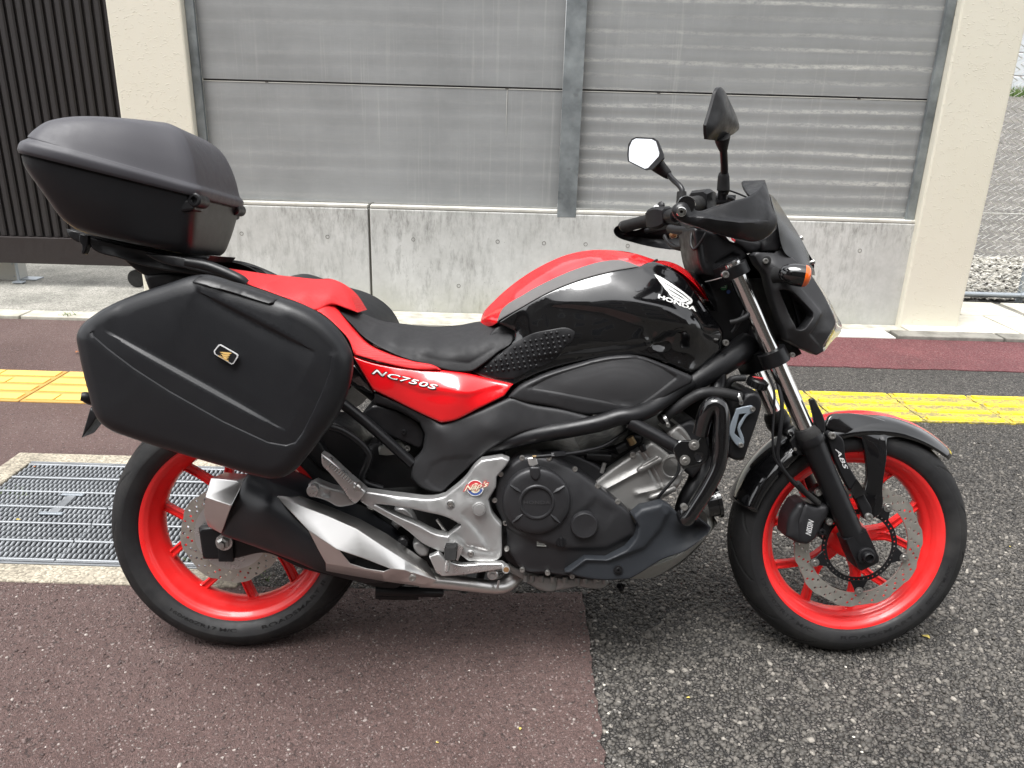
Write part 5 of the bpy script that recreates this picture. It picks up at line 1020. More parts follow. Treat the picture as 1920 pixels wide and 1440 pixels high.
# round club sticker
q = P(*Z(4, [(1303, 684)], .2045)[0])
def stk(r0, r1, a0, a1, mat, lift, nm='sticker_field'):
    a = np.radians(np.linspace(a0, a1, 30)); o_ = np.c_[r1*np.cos(a), r1*np.sin(a)]; i_ = np.c_[r0*np.cos(a[::-1]), r0*np.sin(a[::-1])] if r0 else np.zeros((0, 2)); out = np.r_[o_, i_]+[q[0], q[2]]
    return plate(nm, out, [], .2055+lift, .0006, mat, bo, bev=0)
stk(0, .0185, 0, 354, 'white_mark', 0, 'round_sticker'); stk(.0001, .0168, 8, 172, 'sticker_red', .0004); stk(.0001, .0168, 188, 352, 'sticker_blue', .0004); stk(0, .0115, 0, 354, 'sticker_cream', .0008)
V, F = text_mesh("Nap's", shear=.3, bold=.09); decal('sticker_lettering_border', V, F, (420, 1090), (1590, 860), (470, 700), 'sticker_red', bo, 12, .2070)
V, F = text_mesh("Nap's", shear=.3, bold=.02); decal('sticker_lettering', V, F, (480, 1060), (1540, 850), (530, 730), 'sticker_cream', bo, 12, .2076)
# passenger peg
pk = patch('passenger_peg', [(290, 458), (312, 470), (450, 590), (582, 704), (560, 745), (515, 788), (478, 758), (430, 690), (330, 570), (300, 540)], 'alu_bright', bike, zm=4, d=.225, thick=.03, rim=.005, res=.005)
for k in range(11): u = k/10; x, y = 345+u*150, 528+u*122; tube('peg_ridge', [(x-12, y+10, .226), (x+8, y-12, .226)], 'alu_bright', pk.o, .0032, 4, sides=8)
patch('passenger_bracket', [(205, 660), (250, 640), (300, 662), (380, 690), (430, 700), (515, 788), (470, 800), (400, 806), (330, 770), (260, 748), (210, 740)], 'alu_grey', bike, zm=4, d=.205, thick=.03, rim=.005, res=.006, feats=[('inset', [(300, 690), (345, 700), (350, 740), (300, 730)], .006, .006, .2)])
disc_lathe('stay_roller', 232, 705, .222, .0135, [(-.02, 1), (.0, 1), (.002, .9), (.002, .45), (.006, .42), (.006, 0)], 'alu_bright', bike, 4, 30); disc_lathe('peg_pivot', 527, 685, .236, .0085, [(-.02, 1), (.002, 1), (.005, .6), (.005, 0)], 'bolt_steel', bike, 4, 20)
# rider peg and brake pedal
pg = P(*Z(4, [(1150, 1085)], .20)[0]); pe = P(*Z(4, [(1140, 1120)], .275)[0])
sweep('rider_peg', [pg, pg+(pe-pg)*.3, pg+(pe-pg)*.9, pe], 'rubber', bike, [.010, .0145, .0155, .013], sec=[(-1, -.7), (-1, .7), (-.6, .9), (.7, .9), (1, .6), (1, -.6), (.7, -.9), (-.6, -.9)], smooth=30)
for k in range(6): u = .2+k*.14; c0 = pg+(pe-pg)*u; box('peg_rib', tuple(c0+[0, 0, .0135]), (.026, .004, .004), 'rubber', bike, bev=.001)
tube('peg_feeler', [(1128, 1155, .27), (1122, 1190, .27), (1116, 1232, .27), (1113, 1242, .27)], 'alu_bright', bike, [.0045, .0055, .0055, .002], 4); zplate('peg_shackle', [(1095, 1085), (1170, 1040), (1225, 1075), (1190, 1165), (1150, 1150), (1165, 1085), (1110, 1115)], 'alu_bright', bike, 4, .21, .01, bev=.002)
patch('brake_pedal', [(1000, 1135), (1060, 1110), (1110, 1160), (1200, 1188), (1340, 1182), (1480, 1178), (1505, 1195), (1490, 1216), (1330, 1240), (1200, 1258), (1085, 1266), (1045, 1240)], 'alu_bright', bike, zm=4, d=.212, thick=.016, rim=.003, res=.005, sharp=24)
tube('pedal_pad', [(1500, 1205, .20), (1503, 1212, .215), (1506, 1222, .25)], 'alu_bright', bike, .0088, 4, sides=16); disc_lathe('pedal_pad_end', 1507, 1224, .2515, .0062, [(0, 1), (.0005, 0)], 'brake_fluid', bike, 4, 16)
disc_lathe('pedal_stop', 1418, 1255, .19, .0125, [(-.01, 1), (.002, 1), (.004, .8), (.003, .4), (.007, .38), (.007, 0)], 'alu_bright', bike, 4, 24)
patch('master_cylinder', [(890, 1045), (930, 1030), (1000, 1085), (990, 1130), (940, 1135), (900, 1090)], 'alu_grey', bike, zm=4, d=.17, thick=.04, rim=.006, res=.006); disc_lathe('mount_grommet', 822, 1050, .175, .011, [(-.02, 1.2), (0, 1.2), (.003, .9), (.003, .4), (.006, 0)], 'satin_black', bike, 4, 20)
tube('return_spring', [(1050, 890, .16), (1110, 975, .16)], 'bolt_steel', bike, .004, 4); patch('linkage_plate', [(770, 820), (830, 815), (880, 850), (920, 930), (900, 950), (840, 900), (790, 960), (750, 920), (790, 870)], 'alu_grey', bike, zm=4, d=.12, thick=.03, rim=.005, res=.008)
patch('relay_box', [(665, 420), (760, 380), (810, 370), (850, 400), (870, 440), (720, 470), (670, 465)], 'cowl_silver', bike, zm=4, d=.10, thick=.04, rim=.004, res=.008); bolt(856, 422, .105, .008, 'bolt_steel', bike, 4)
# ---------------- bodywork
RED = 'gloss_red'
tank = patch('tank_shell', [(640, 635, .125), (720, 592, .135), (800, 530, .14), (850, 485, .14), (850, 445, .13), (770, 405, .128), (860, 345, .132), (1000, 265, .135), (1150, 205, .135), (1300, 165, .130), (1420, 150, .120), (1490, 126, .108), (1560, 150, .106), (1640, 205, .098), (1710, 300, .098), (1765, 380, .10), (1810, 450, .10), (1800, 530, .10), (1740, 590, .11), (1660, 636, .135), (1560, 594, .148), (1420, 556, .158), (1300, 560, .160), (1150, 586, .158), (1000, 624, .155), (900, 664, .152), (845, 694, .150), (740, 668, .138)], 'gloss_black', bike, zm=6, thick=.10, rim=.005, res=.006, sharp=40,
     ctrl=[(1000, 400, .150), (1200, 300, .157), (1400, 270, .158), (1550, 330, .166), (1640, 400, .168), (1700, 440, .152), (1200, 420, .166), (1400, 400, .170), (1300, 500, .160), (1000, 500, .156), (850, 600, .150), (1560, 480, .156), (1620, 540, .138), (1100, 330, .155), (900, 420, .143)],
     feats=[('crease', [(1000, 330), (1120, 332), (1280, 352), (1440, 400), (1590, 425)], .010, .014, .05, 1, .17), ('crease', [(900, 590), (1100, 545), (1300, 520), (1480, 505), (1600, 440), (1700, 420)], .012, .02, .06, 1, .165), ('groove', [(1480, 470), (1500, 500), (1540, 505), (1560, 480)], .008, .012, .165), ('crease', [(1440, 160), (1560, 220), (1690, 330), (1740, 420)], .006, .012, .06, -1, .12)], mirror=True)
band = patch('tank_band', [(768, 402, .128), (786, 356, .121), (896, 274, .116), (1000, 217, .114), (1150, 153, .112), (1250, 124, .108), (1335, 117, .106), (1432, 148, .116), (1300, 170, .135), (1150, 210, .140), (1000, 270, .140), (870, 343, .136)], 'band_grey', bike, zm=6, thick=.03, rim=.004, res=.006, mirror=True)
patch('tank_cover', [(688, 416, .02), (700, 370, .012), (760, 300, .006), (850, 222, .004), (1000, 130, .002), (1100, 90, .0), (1200, 72, .0), (1300, 72, .0), (1400, 86, .0), (1500, 117, .03), (1470, 135, .08), (1430, 150, .10), (1330, 122, .098), (1250, 131, .10), (1150, 161, .104), (1000, 225, .106), (900, 281, .108), (800, 356, .112), (772, 403, .110), (735, 424, .07)], RED, bike, zm=6, thick=.03, rim=.003, res=.006, sharp=55, ctrl=[(720, 385, .06), (850, 270, .07), (1000, 180, .072), (1200, 105, .07), (1380, 105, .06)], feats=[('crease', [(725, 385), (850, 275), (1000, 182), (1200, 105), (1330, 98)], .004, .012, .05, 1, .07)], mirror=True, join=True)
patch('tank_nose', [(1490, 126, .07), (1525, 119, .03), (1600, 138, .03), (1660, 180, .04), (1710, 250, .06), (1748, 312, .085), (1690, 240, .098), (1620, 178, .098), (1550, 142, .096)], RED, bike, zm=6, thick=.02, rim=.003, res=.006, mirror=True, join=True)
patch('tank_front', [(860, 245, .01), (1100, 340, .01), (1330, 430, .012), (1480, 600, .02), (1600, 800, .03), (1690, 960, .05), (1750, 1250, .085), (1690, 1240, .10), (1560, 1000, .096), (1330, 640, .09), (1150, 440, .06)], 'gloss_black', bike, zm=10, thick=.02, rim=.003, res=.006, mirror=True, join=True)
sweep('tank_hinge', [P(*Z(6, [(1425, 153)], .108)[0]), P(*Z(6, [(1470, 140)], .095)[0]), P(*Z(6, [(1505, 118)], .04)[0])], 'plastic_black', bike, .0035, 8)
# wing emblem and name on the tank
wing = [[(320, 410), (370, 425), (620, 560), (860, 720), (1080, 890), (1185, 1000), (1180, 1040), (1090, 1090), (1030, 1065), (1040, 1050), (1140, 1005), (1000, 880), (800, 745), (560, 600), (400, 520)],
  [(405, 535), (560, 615), (800, 770), (1000, 905), (1118, 1000), (1075, 1012), (940, 915), (700, 770), (490, 640)], [(500, 655), (690, 785), (930, 935), (1065, 1018), (1030, 1030), (880, 950), (680, 845), (570, 750)],
  [(600, 762), (690, 865), (870, 965), (1020, 1036), (980, 1042), (820, 960), (690, 900)], [(720, 940), (790, 925), (900, 985), (975, 1045), (880, 1020)]]
for w_ in wing:
    L = cr_closed(np.array([q[:2] for q in Z(10, w_, .165)]), 4., 60); V2, T = tri2d(L, []); mesh_obj('wing_emblem', onsurf(V2, .165, tank, .0014), T, 'white_mark', tank.o)
def ttext(s, p0, p1, p2, mat, par, zm, d, surf, **k):
    V, F = text_mesh(s, **k); return decal('lettering', V, F, p0, p1, p2, mat, par, zm, d, surf=surf, lift=.0012)
ttext('HONDA', (400, 945), (1262, 1250), (418, 852), 'white_mark', tank.o, 10, .165, tank, bold=.04)
# stick-on knee grip with studs
kg = patch('knee_pad', [(650, 638), (760, 560), (870, 490), (930, 458), (1010, 440), (1100, 432), (1126, 445), (1120, 480), (1080, 520), (1040, 575), (1000, 600), (920, 628), (850, 664), (820, 668), (740, 660)], 'plastic_black', tank.o, zm=6, on=(tank, .002, .158), thick=.006, rim=.0015, res=.008)
sp_ = lathe('stud', (0, 0, 0), [(0, .0036), (.0016, .0031), (.0026, .0016), (.0028, 0)], 'plastic_black', None, 10); sm_ = sp_.data; bpy.data.objects.remove(sp_)
A, U_, W_ = np.array([720, 635]), np.array([25.5, -3.5]), np.array([20., -26.])
po = [(680, 632), (770, 570), (870, 508), (930, 472), (1010, 452), (1095, 446), (1108, 470), (1070, 515), (1030, 570), (990, 592), (915, 618), (845, 652), (740, 648)]
for i in range(-12, 20):
    for j in range(0, 11):
        q = A+U_*i+W_*j
        if inpoly(np.array([q]), po)[0]:
            w_ = onsurf([Z(6, [tuple(q)], .163)[0][:2]], .16, kg, 0)[0]; o = bpy.data.objects.new('stud', sm_); COL.objects.link(o); o.parent = kg.o; o.location = tuple(w_)
# knee side cover and lower side cover
kc = patch('knee_cover', [(820, 748), (868, 702), (950, 660), (1150, 594), (1280, 563), (1420, 560), (1540, 600), (1672, 655), (1665, 684), (1560, 740), (1480, 802), (1400, 836), (1290, 826), (1200, 832), (1000, 790), (860, 764)], 'matte_grey', bike, zm=6, d=.168, thick=.05, rim=.008, res=.006, ctrl=[(1300, 680, .178), (1100, 700, .176), (1450, 700, .176), (900, 720, .17)], sharp=26, feats=[('inset', [(915, 708), (1000, 662), (1200, 597), (1300, 577), (1420, 570), (1520, 606), (1605, 660), (1500, 740), (1410, 798), (1250, 770), (1050, 732)], .004, .008, .175)], mirror=True)
ki = patch('knee_texture_panel', [(928, 708), (1005, 668), (1200, 604), (1300, 584), (1418, 577), (1515, 611), (1592, 660), (1494, 734), (1406, 790), (1250, 763), (1050, 726)], 'knee_texture', kc.o, zm=6, on=(kc, .0006, .172), thick=.003, rim=0, res=.008, sharp=50)
lc = patch('side_cover', [(640, 52, .135), (760, 105, .148), (1090, 255, .160), (1240, 205, .163), (1545, 82, .166), (1640, 120, .168), (1900, 170, .170), (2090, 222, .172), (2060, 268, .174), (1850, 296, .174), (1620, 318, .172), (1500, 372, .168), (1400, 430, .165), (1330, 490, .162), (1180, 620, .158), (1085, 715, .156), (1060, 718, .154), (960, 690, .148), (880, 620, .14), (885, 520, .138), (950, 440, .14), (972, 330, .145), (935, 255, .142), (800, 180, .135), (640, 130, .125)], 'matte_grey', bike, zm=4, thick=.035, rim=.008, res=.006, sharp=28, ctrl=[(1150, 400, .17), (1100, 560, .164), (1400, 300, .178), (1050, 300, .165)], feats=[('inset', [(965, 640), (1010, 540), (1090, 490), (1280, 478), (1240, 560), (1080, 712), (1020, 690)], .003, .005, .165)], mirror=True)
patch('inner_cover', [(640, 130), (800, 180), (935, 255), (972, 330), (950, 430), (880, 400), (740, 340), (640, 280), (560, 190)], 'plastic_black', bike, zm=4, d=.122, thick=.03, rim=.006, res=.01); bolt(833, 315, .124, .0055, 'satin_black', bike, 4)
rp_ = patch('side_panel', [(105, 562, .150), (200, 590, .152), (400, 614, .154), (620, 638, .150), (742, 668, .152), (842, 690, .158), (800, 745, .168), (680, 805, .172), (560, 860, .170), (510, 868, .168), (420, 828, .162), (300, 768, .154), (195, 716, .146)], RED, bike, zm=6, thick=.02, rim=.006, res=.006, ctrl=[(450, 700, .172), (600, 730, .180), (300, 670, .164)], sharp=22, feats=[('crease', [(200, 640), (420, 720), (640, 740), (800, 700)], .005, .014, .05, 1, .17)], mirror=True)
V, F = text_mesh('NC750S', shear=.18, bold=.06, spacing=1.12); decal('name_lettering_border', V, F, (184, 644), (490, 722), (196, 616), 'plastic_black', rp_.o, 6, .165, surf=rp_, lift=.001)
V, F = text_mesh('NC750S', shear=.18, bold=.012, spacing=1.12); decal('name_lettering', V, F, (190, 642), (484, 716), (201, 620), 'white_mark', rp_.o, 6, .165, surf=rp_, lift=.0018)
patch('tail_cover', [(1630, 610, .13), (1700, 700, .135), (1745, 780, .135), (1700, 760, .125), (1600, 720, .11), (1590, 660, .115)], 'gloss_black', bike, zm=2, thick=.02, rim=.003, res=.008, mirror=True)
# seat: rider pad, red flank, passenger pad
seat = patch('rider_seat', [(0, 322, .06), (20, 328, .05), (120, 358, .02), (200, 384, .0), (330, 410, .0), (480, 424, .0), (600, 416, .0), (690, 404, .02), (790, 422, .08), (842, 462, .12), (840, 484, .135), (770, 545, .142), (700, 600, .146), (655, 628, .148), (600, 632, .150), (450, 602, .152), (330, 566, .152), (230, 520, .148), (150, 468, .138), (95, 410, .118), (40, 355, .09)], 'seat_black', bike, zm=6, thick=.02, rim=.004, res=.008, sharp=60, ctrl=[(300, 470, .105), (450, 500, .118), (600, 510, .122), (720, 490, .12), (200, 430, .085)], feats=[('groove', [(60, 372), (150, 445), (300, 520), (500, 575), (640, 590), (760, 520)], .0015, .003, .13)], mirror=True, join=True)
patch('seat_flank', [(1420, 306, .125), (1470, 285, .11), (1512, 272, .085), (1560, 330, .10), (1640, 425, .125), (1720, 500, .14), (1820, 548, .150), (1960, 592, .156), (2100, 626, .158), (2120, 640, .158), (2000, 640, .162), (1800, 602, .160), (1632, 555, .154), (1600, 470, .148), (1540, 400, .142), (1480, 345, .134)], 'red_texture', bike, zm=2, thick=.02, rim=.004, res=.007, sharp=50, mirror=True)
pas = patch('passenger_seat', [(905, 70, .02), (1000, 82, .01), (1100, 95, .0), (1300, 118, .0), (1420, 130, .0), (1505, 129, .0), (1548, 152, .02), (1605, 215, .05), (1652, 318, .075), (1600, 300, .085), (1508, 274, .10), (1420, 306, .125), (1300, 256, .135), (1100, 182, .135), (960, 132, .13), (925, 100, .08)], 'red_texture', bike, zm=2, thick=.02, rim=.006, res=.007, sharp=60, ctrl=[(1150, 150, .10), (1350, 200, .105), (1500, 220, .09)], mirror=True, join=True)
patch('seat_base', [(650, 640, .12), (780, 420, .10), (860, 400, .10), (900, 450, .11), (870, 530, .12), (760, 640, .12), (660, 650, .12)], 'plastic_black', bike, zm=6, thick=.2, rim=.004, res=.012)
# tail, rack, grab rails
tube('grab_rail', [(690, 35, .13), (820, 60, .135), (980, 128, .14), (1020, 160, .138)], 'satin_black', bike, .012, 2, n=6, mirror=True)
patch('rack_arm', [(440, 800, .10), (640, 850, .10), (900, 905, .11), (1150, 970, .12), (1215, 1020, .125), (1180, 1022, .125), (1000, 1000, .12), (800, 970, .115), (620, 920, .11), (470, 860, .10)], 'satin_black', bike, zm=1, thick=.02, rim=.004, res=.008, feats=[('crease', [(480, 830), (800, 905), (1190, 1010)], .005, .012, .04, 1, .11)], mirror=True)
patch('rack_arm', [(740, 890, .135), (900, 905, .135), (1100, 950, .14), (1165, 975, .145), (1220, 1030, .145), (1150, 1015, .145), (980, 975, .14), (800, 925, .135)], 'satin_black', bike, zm=1, thick=.016, rim=.004, res=.008, mirror=True)
patch('case_mount_plate', [(340, 765), (460, 790), (900, 890), (1080, 905), (1060, 935), (900, 925), (640, 880), (470, 840), (400, 835), (365, 815)], 'plastic_black', bike, zm=1, d=.09, thick=.18, rim=.004, res=.012); zplate('rack_hook', [(410, 790), (455, 800), (450, 850), (430, 898), (415, 890), (420, 850), (405, 830)], 'satin_black', bike, 1, .105, .02, bev=.002)
patch('rack_base', [(600, 880), (780, 900), (960, 930), (1080, 985), (1000, 1030), (830, 1040), (745, 1005), (640, 925)], 'plastic_black', bike, zm=1, d=.075, thick=.15, rim=.006, res=.012)
patch('tail_unit', [(740, 1000), (820, 990), (1000, 1000), (1300, 1080), (1500, 1180), (1460, 1300), (1200, 1330), (900, 1250), (780, 1100)], 'plastic_black', bike, zm=1, d=.08, thick=.16, rim=.01, res=.014)
patch('plate_holder', [(100, 1022), (150, 850), (190, 900), (150, 960)], 'plastic_black', bike, zm=2, d=.03, thick=.06, rim=.003, res=.008); tube('rear_indicator', [(95, 790, .17), (125, 795, .165), (160, 815, .15), (240, 830, .08)], 'plastic_black', bike, [.009, .0125, .011, .006], 2, n=6, mirror=True)
patch('rear_hugger', [(60, 240), (220, 300), (330, 440), (420, 600), (300, 560), (180, 430), (100, 340)], 'plastic_black', bike, zm=4, d=.09, thick=.18, rim=.01, res=.012)
# ---------------- side cases
sc = [(85, 432), (108, 388), (180, 326), (400, 216), (600, 150), (720, 112), (775, 104), (1000, 160), (1200, 226), (1310, 258), (1425, 312), (1525, 390), (1592, 480), (1626, 565), (1628, 625), (1600, 760), (1545, 890), (1440, 1035), (1370, 1125), (1305, 1200), (1240, 1240), (1180, 1250), (1090, 1234), (900, 1180), (600, 1090), (400, 1026), (265, 972), (212, 930), (186, 890), (150, 770), (116, 640), (95, 540)]
inn = [(142, 402), (205, 352), (400, 242), (600, 176), (720, 155), (900, 194), (1180, 280), (1340, 350), (1450, 438), (1510, 540), (1502, 640), (1455, 765), (1400, 885), (1340, 1000), (1300, 1052), (1250, 1068), (1150, 1048), (900, 930), (600, 760), (400, 632), (250, 522), (160, 450)]
scs = patch('side_case', sc, 'case_black', bike, zm=2, d=.425, thick=.19, rim=.03, bulge=.014, bulge_r=.14, res=.0062, sharp=60, taper=.86, pivot=(500, 600), feats=[('inset', inn, .0035, .0028, .43), ('crease', [(225, 418), (1250, 985)], .007, .008, .12, -1, .43), ('crease', [(735, 192), (1415, 540)], .007, .008, .12, 1, .43)], mirror=True)
scs.o['label'] = 'right side case with winged badge'
patch('case_handle', [(778, 110), (1000, 163), (1216, 235), (1192, 274), (980, 212), (750, 146)], 'satin_black', scs.o, zm=2, on=(scs, .004, .40), thick=.03, rim=.004, res=.006, sharp=30)
bd = zplate('case_badge', [(842, 537), (844, 530), (868, 500), (878, 497), (972, 551), (979, 560), (977, 570), (953, 606), (942, 610), (848, 553)], 'silver_mark', scs.o, 2, .4395, .004, bev=.0006, sharp=10)
zplate('badge_field', [(849, 536), (872, 506), (879, 504), (967, 554), (972, 562), (950, 600), (942, 603), (853, 550)], 'plastic_black', bd, 2, .4402, .004, bev=0, sharp=10)
for w_ in ([(875, 540), (905, 540), (945, 546), (925, 556), (900, 552)], [(880, 550), (910, 556), (935, 560), (915, 568), (895, 562)], [(888, 560), (912, 570), (930, 572), (908, 580)], [(895, 570), (910, 580), (918, 586), (902, 582)]): zplate('badge_wing', w_, 'gold_mark', bd, 2, .4406, .0008, bev=0, sharp=20)
V, F = text_mesh('HONDA', bold=.03); decal('badge_lettering', V, F, (868, 566), (926, 596), (871, 556), 'gold_mark', bd, 2, .4404)
# ---------------- top case
def plan(w, f=.36, k=11):
    """half outline of the case seen from above: narrow rounded front, wide middle, rounded back; u = 0 rear, 1 front"""
    h = [(0, 0), (.0, .40), (.006, .64), (.03, .84), (.085, .95), (.17, 1.0), (.34, .99), (.6, .87), (.85, .69), (.945, .62), (.985, .57), (1., .50), (1.0, .3), (1., 0)]
    c = crv([(a, b, 0) for a, b in h], k)[:, :2]; return np.r_[c, (c*[1, -1])[::-1][1:-1]]*[1, w]
TW = .275
def case_ring(rq, fq, w, dr=.10, df=.135):
    R_, F_ = P(*Z(1, [rq], dr)[0]), P(*Z(1, [fq], df)[0]); pl = plan(TW*w); x = R_[0]+(F_[0]-R_[0])*pl[:, 0]; z = R_[2]+(F_[2]-R_[2])*pl[:, 0]; return np.c_[x, -pl[:, 1], z]
def stack(lv, n=5):
    A = np.array([[*P(*Z(1, [l[0]], .22)[0])[[0, 2]], *P(*Z(1, [l[1]], .15)[0])[[0, 2]], l[2]] for l in lv]); B_ = []
    S = crv(A[:, :3], n); S2 = crv(np.c_[A[:, 3:], A[:, 4]], n)
    for s1, s2 in zip(S, S2):
        pl = plan(TW*s2[1]); x = s1[0]+(s1[2]-s1[0])*pl[:, 0]; z = s1[1]+(s2[0]-s1[1])*pl[:, 0]; B_.append(np.c_[x, -pl[:, 1], z])
    return B_
tcse = empty('top_case', tuple(P(*Z(1, [(600, 840)], 0)[0])), parent=bike); off = np.array(tcse.location)
def tl_(rings): return [r-off for r in rings]
loft('case_tub', tl_(stack([((345, 772), (930, 893), .70), ((300, 745), (950, 868), .76), ((250, 690), (965, 820), .82), ((180, 565), (985, 735), .90), ((110, 450), (1002, 650), .95), ((92, 385), (1012, 612), .965)])), 'case_black', tcse, 40)
loft('seam_gasket', tl_(stack([((94, 388), (1014, 614), .955), ((92, 360), (1016, 598), .955)], 2)), 'dark_void', tcse, 40)
loft('case_lid', tl_(stack([((86, 372), (1024, 604), .985), ((84, 352), (1030, 592), 1.0), ((98, 318), (1034, 566), 1.0), ((130, 296), (1022, 545), .972), ((128, 284), (1012, 530), .965), ((152, 248), (990, 430), .925), ((196, 208), (955, 335), .87), ((262, 184), (915, 268), .80), ((340, 170), (868, 226), .71), ((430, 161), (800, 192), .55), ((530, 157), (730, 174), .30), ((610, 157), (670, 163), .06)], 6)), 'lid_grey', tcse, 28)
for dd, x, y in ((.135, 1022, 622), (-.135, 1218, 668)):
    q = P(*Z(1, [(x, y)], dd)[0])-off
    h = empty('hinge', tuple(q), parent=tcse); h.scale = (1.2, 1.2, 1.2); lathe('hinge_barrel', (0, 0, 0), [(-.024, 0), (-.024, .010), (-.022, .0125), (.022, .0125), (.024, .010), (.024, .006), (.018, .0055), (.018, 0)], 'plastic_black', h, 24); box('hinge_leaf', (-.022, 0, .008), (.04, .04, .012), 'lid_grey', h, bev=.004, rot=(0, -.25, 0)); box('hinge_block', (-.024, 0, -.012), (.046, .046, .022), 'plastic_black', h, bev=.005, rot=(0, -.2, 0))
# red lamp glow strip at the front of the tub is only the red seat mirrored in the plastic
# ---------------- cockpit: bars, controls, guards, mirrors
bl = [P(1277, 398, .355)*np.array([1, 1, 1])]
barR = crv([(.983, -.372, 1.078), (1.005, -.31, 1.084), (1.035, -.25, 1.091), (1.065, -.2, 1.096), (1.085, -.13, 1.094), (1.09, -.06, 1.066), (1.09, 0, 1.06)], 8)
sweep('handlebar', np.r_[barR, (barR[:-1]*[1, -1, 1])[::-1]], 'satin_black', bike, .011, 16)
def along(y0, y1, s, n=6):
    C = barR if s > 0 else barR*[1, -1, 1]; yy = np.abs(C[:, 1]); o_ = np.argsort(yy); return np.array([[np.interp(y, yy[o_], C[o_, k]) if k != 1 else -s*y for k in range(3)] for y in np.linspace(y0, y1, n)])
for s in (1, -1):
    g_ = sweep('grip', along(.245, .358, s, 10), 'rubber', bike, [.018, .0172, .0165, .0165, .0165, .0165, .0165, .0168, .0172, .0176], 20)
    sweep('bar_end', along(.357, .374, s, 4), 'gloss_black', bike, [.0165, .018, .018, .0165], 20)
    sweep('switch_housing', along(.185, .245, s, 5), 'plastic_black', bike, [.018, .0235, .025, .0245, .02], sec=[(-1, -.9), (-1, .9), (-.6, 1.2), (.7, 1.2), (1, .8), (1, -.8), (.7, -1.2), (-.6, -1.2)], smooth=30)
    sweep('lever_perch', along(.145, .185, s, 3), 'satin_black', bike, [.017, .020, .017], 16)
    lv = along(.17, .35, s, 7)+np.array([[.035+.03*math.sin(k/6*2.4), 0, -.012] for k in range(7)]); sweep('hand_lever', lv, 'satin_black', bike, [.009, .008, .0065, .006, .006, .006, .008], 10)
q = P(*Z(9, [(862, 272)], .225)[0]); sweep('kill_switch', [q+[-.008, .01, -.012], q+[.0, 0, .002], q+[.008, -.006, .006]], 'red_plastic', bike, [.008, .0095, .006], sec=[(-1, -.6), (-1, .6), (1, .6), (1, -.6)], smooth=30)
for x, y, m in ((463, 475, 'silver_mark'), (485, 378, 'silver_mark'), (530, 345, 'plastic_black'), (420, 420, 'plastic_black')): q = P(*Z(9, [(x, y)], -.225)[0]); lathe('switch_button', q, [(-.004, .0095), (.004, .009), (.006, .006), (.006, 0)], m, bike, 16, axis=(-.6, -.7, .3))
for x, y in ((600, 395), (592, 520)): bolt(x, y, -.20, .005, 'satin_black', bike, 9)
patch('brake_reservoir', [(1060, 225), (1110, 230), (1280, 245), (1275, 285), (1200, 320), (1070, 340), (1050, 280)], 'plastic_black', bike, zm=9, d=.165, thick=.05, rim=.004, res=.006)
tube('brake_line', [(980, 300, .2), (1050, 275, .2), (1120, 262, .19), (1210, 270, .18), (1250, 290, .17)], 'plastic_black', bike, .005, 9); sweep('cable_tie', [P(*Z(9, [(1040, 280)], .21)[0]), P(*Z(9, [(1045, 350)], .21)[0])], 'plastic_black', bike, .006, 10)
tube('throttle_cable', [(1190, 190, .17), (1290, 225, .16), (1380, 262, .14)], 'plastic_black', bike, .002, 9)
tube('switch_cable', [(565, 650, -.16), (600, 710, -.14), (680, 765, -.10), (780, 755, -.06), (900, 770, -.02)], 'plastic_black', bike, .0045, 9); tube('switch_cable', [(560, 660, -.16), (620, 740, -.13), (700, 785, -.1), (820, 795, -.06), (920, 800, -.02)], 'plastic_black', bike, .0038, 9)
tube('clutch_line', [(860, 575, .04), (835, 640, .05), (830, 740, .06), (860, 785, .07), (910, 740, .08), (960, 660, .09), (980, 620, .09)], 'plastic_black', bike, .0034, 9, n=8); tube('bar_riser', [(620, 580, -.12), (700, 595, -.08), (800, 600, -.03), (900, 600, .03)], 'satin_black', bike, .011, 9)
lathe('brass_fitting', P(*Z(9, [(655, 645)], -.14)[0]), [(-.01, .009), (.006, .009), (.012, .006), (.013, 0)], 'brake_fluid', bike, 16)
patch('stem_cover', [(850, 570), (960, 590), (1060, 620), (1200, 665), (1320, 720), (1380, 860), (1372, 890), (1140, 1000), (1050, 1052), (950, 1042), (915, 960), (880, 800)], 'plastic_black', bike, zm=9, d=.075, thick=.15, rim=.006, res=.008, feats=[('crease', [(1060, 930), (1250, 820), (1330, 860)], .008, .008, .05, 1, .075), ('groove', [(950, 720), (980, 930)], .004, .004, .075)])
patch('meter_housing', [(1060, 600), (1200, 640), (1400, 690), (1560, 720), (1540, 800), (1400, 830), (1320, 760), (1180, 700)], 'plastic_black', bike, zm=9, d=.085, thick=.17, rim=.008, res=.01)
zplate('warning_sticker', [(1175, 655), (1260, 680), (1262, 720), (1215, 700)], 'white_mark', bike, 9, .09, .001, bev=0); zplate('warning_sticker', [(1225, 665), (1275, 690), (1270, 712), (1240, 695)], 'sticker_red', bike, 9, .0905, .001, bev=0)
disc_lathe('head_sticker', 1157, 1160, .062, .0085, [(0, 1), (.0006, .95), (.0006, 0)], 'sticker_green', bike, 9, 24); disc_lathe('head_sticker', 1204, 1211, .06, .0045, [(0, 1), (.0006, .9), (.0006, 0)], 'sticker_blue', bike, 9, 18)
zplate('sticker_bar', [(1137, 1148), (1180, 1150), (1180, 1172), (1137, 1170)], 'white_mark', bike, 9, .0627, .0004, bev=0, sharp=10); zplate('sticker_bar', [(1141, 1152), (1176, 1154), (1176, 1168), (1141, 1166)], 'sticker_green', bike, 9, .0630, .0004, bev=0, sharp=10)
tube('lock_wire', [(975, 1112, .05), (1050, 1095, .07), (1140, 1070, .09)], 'bolt_steel', bike, .0018, 9)
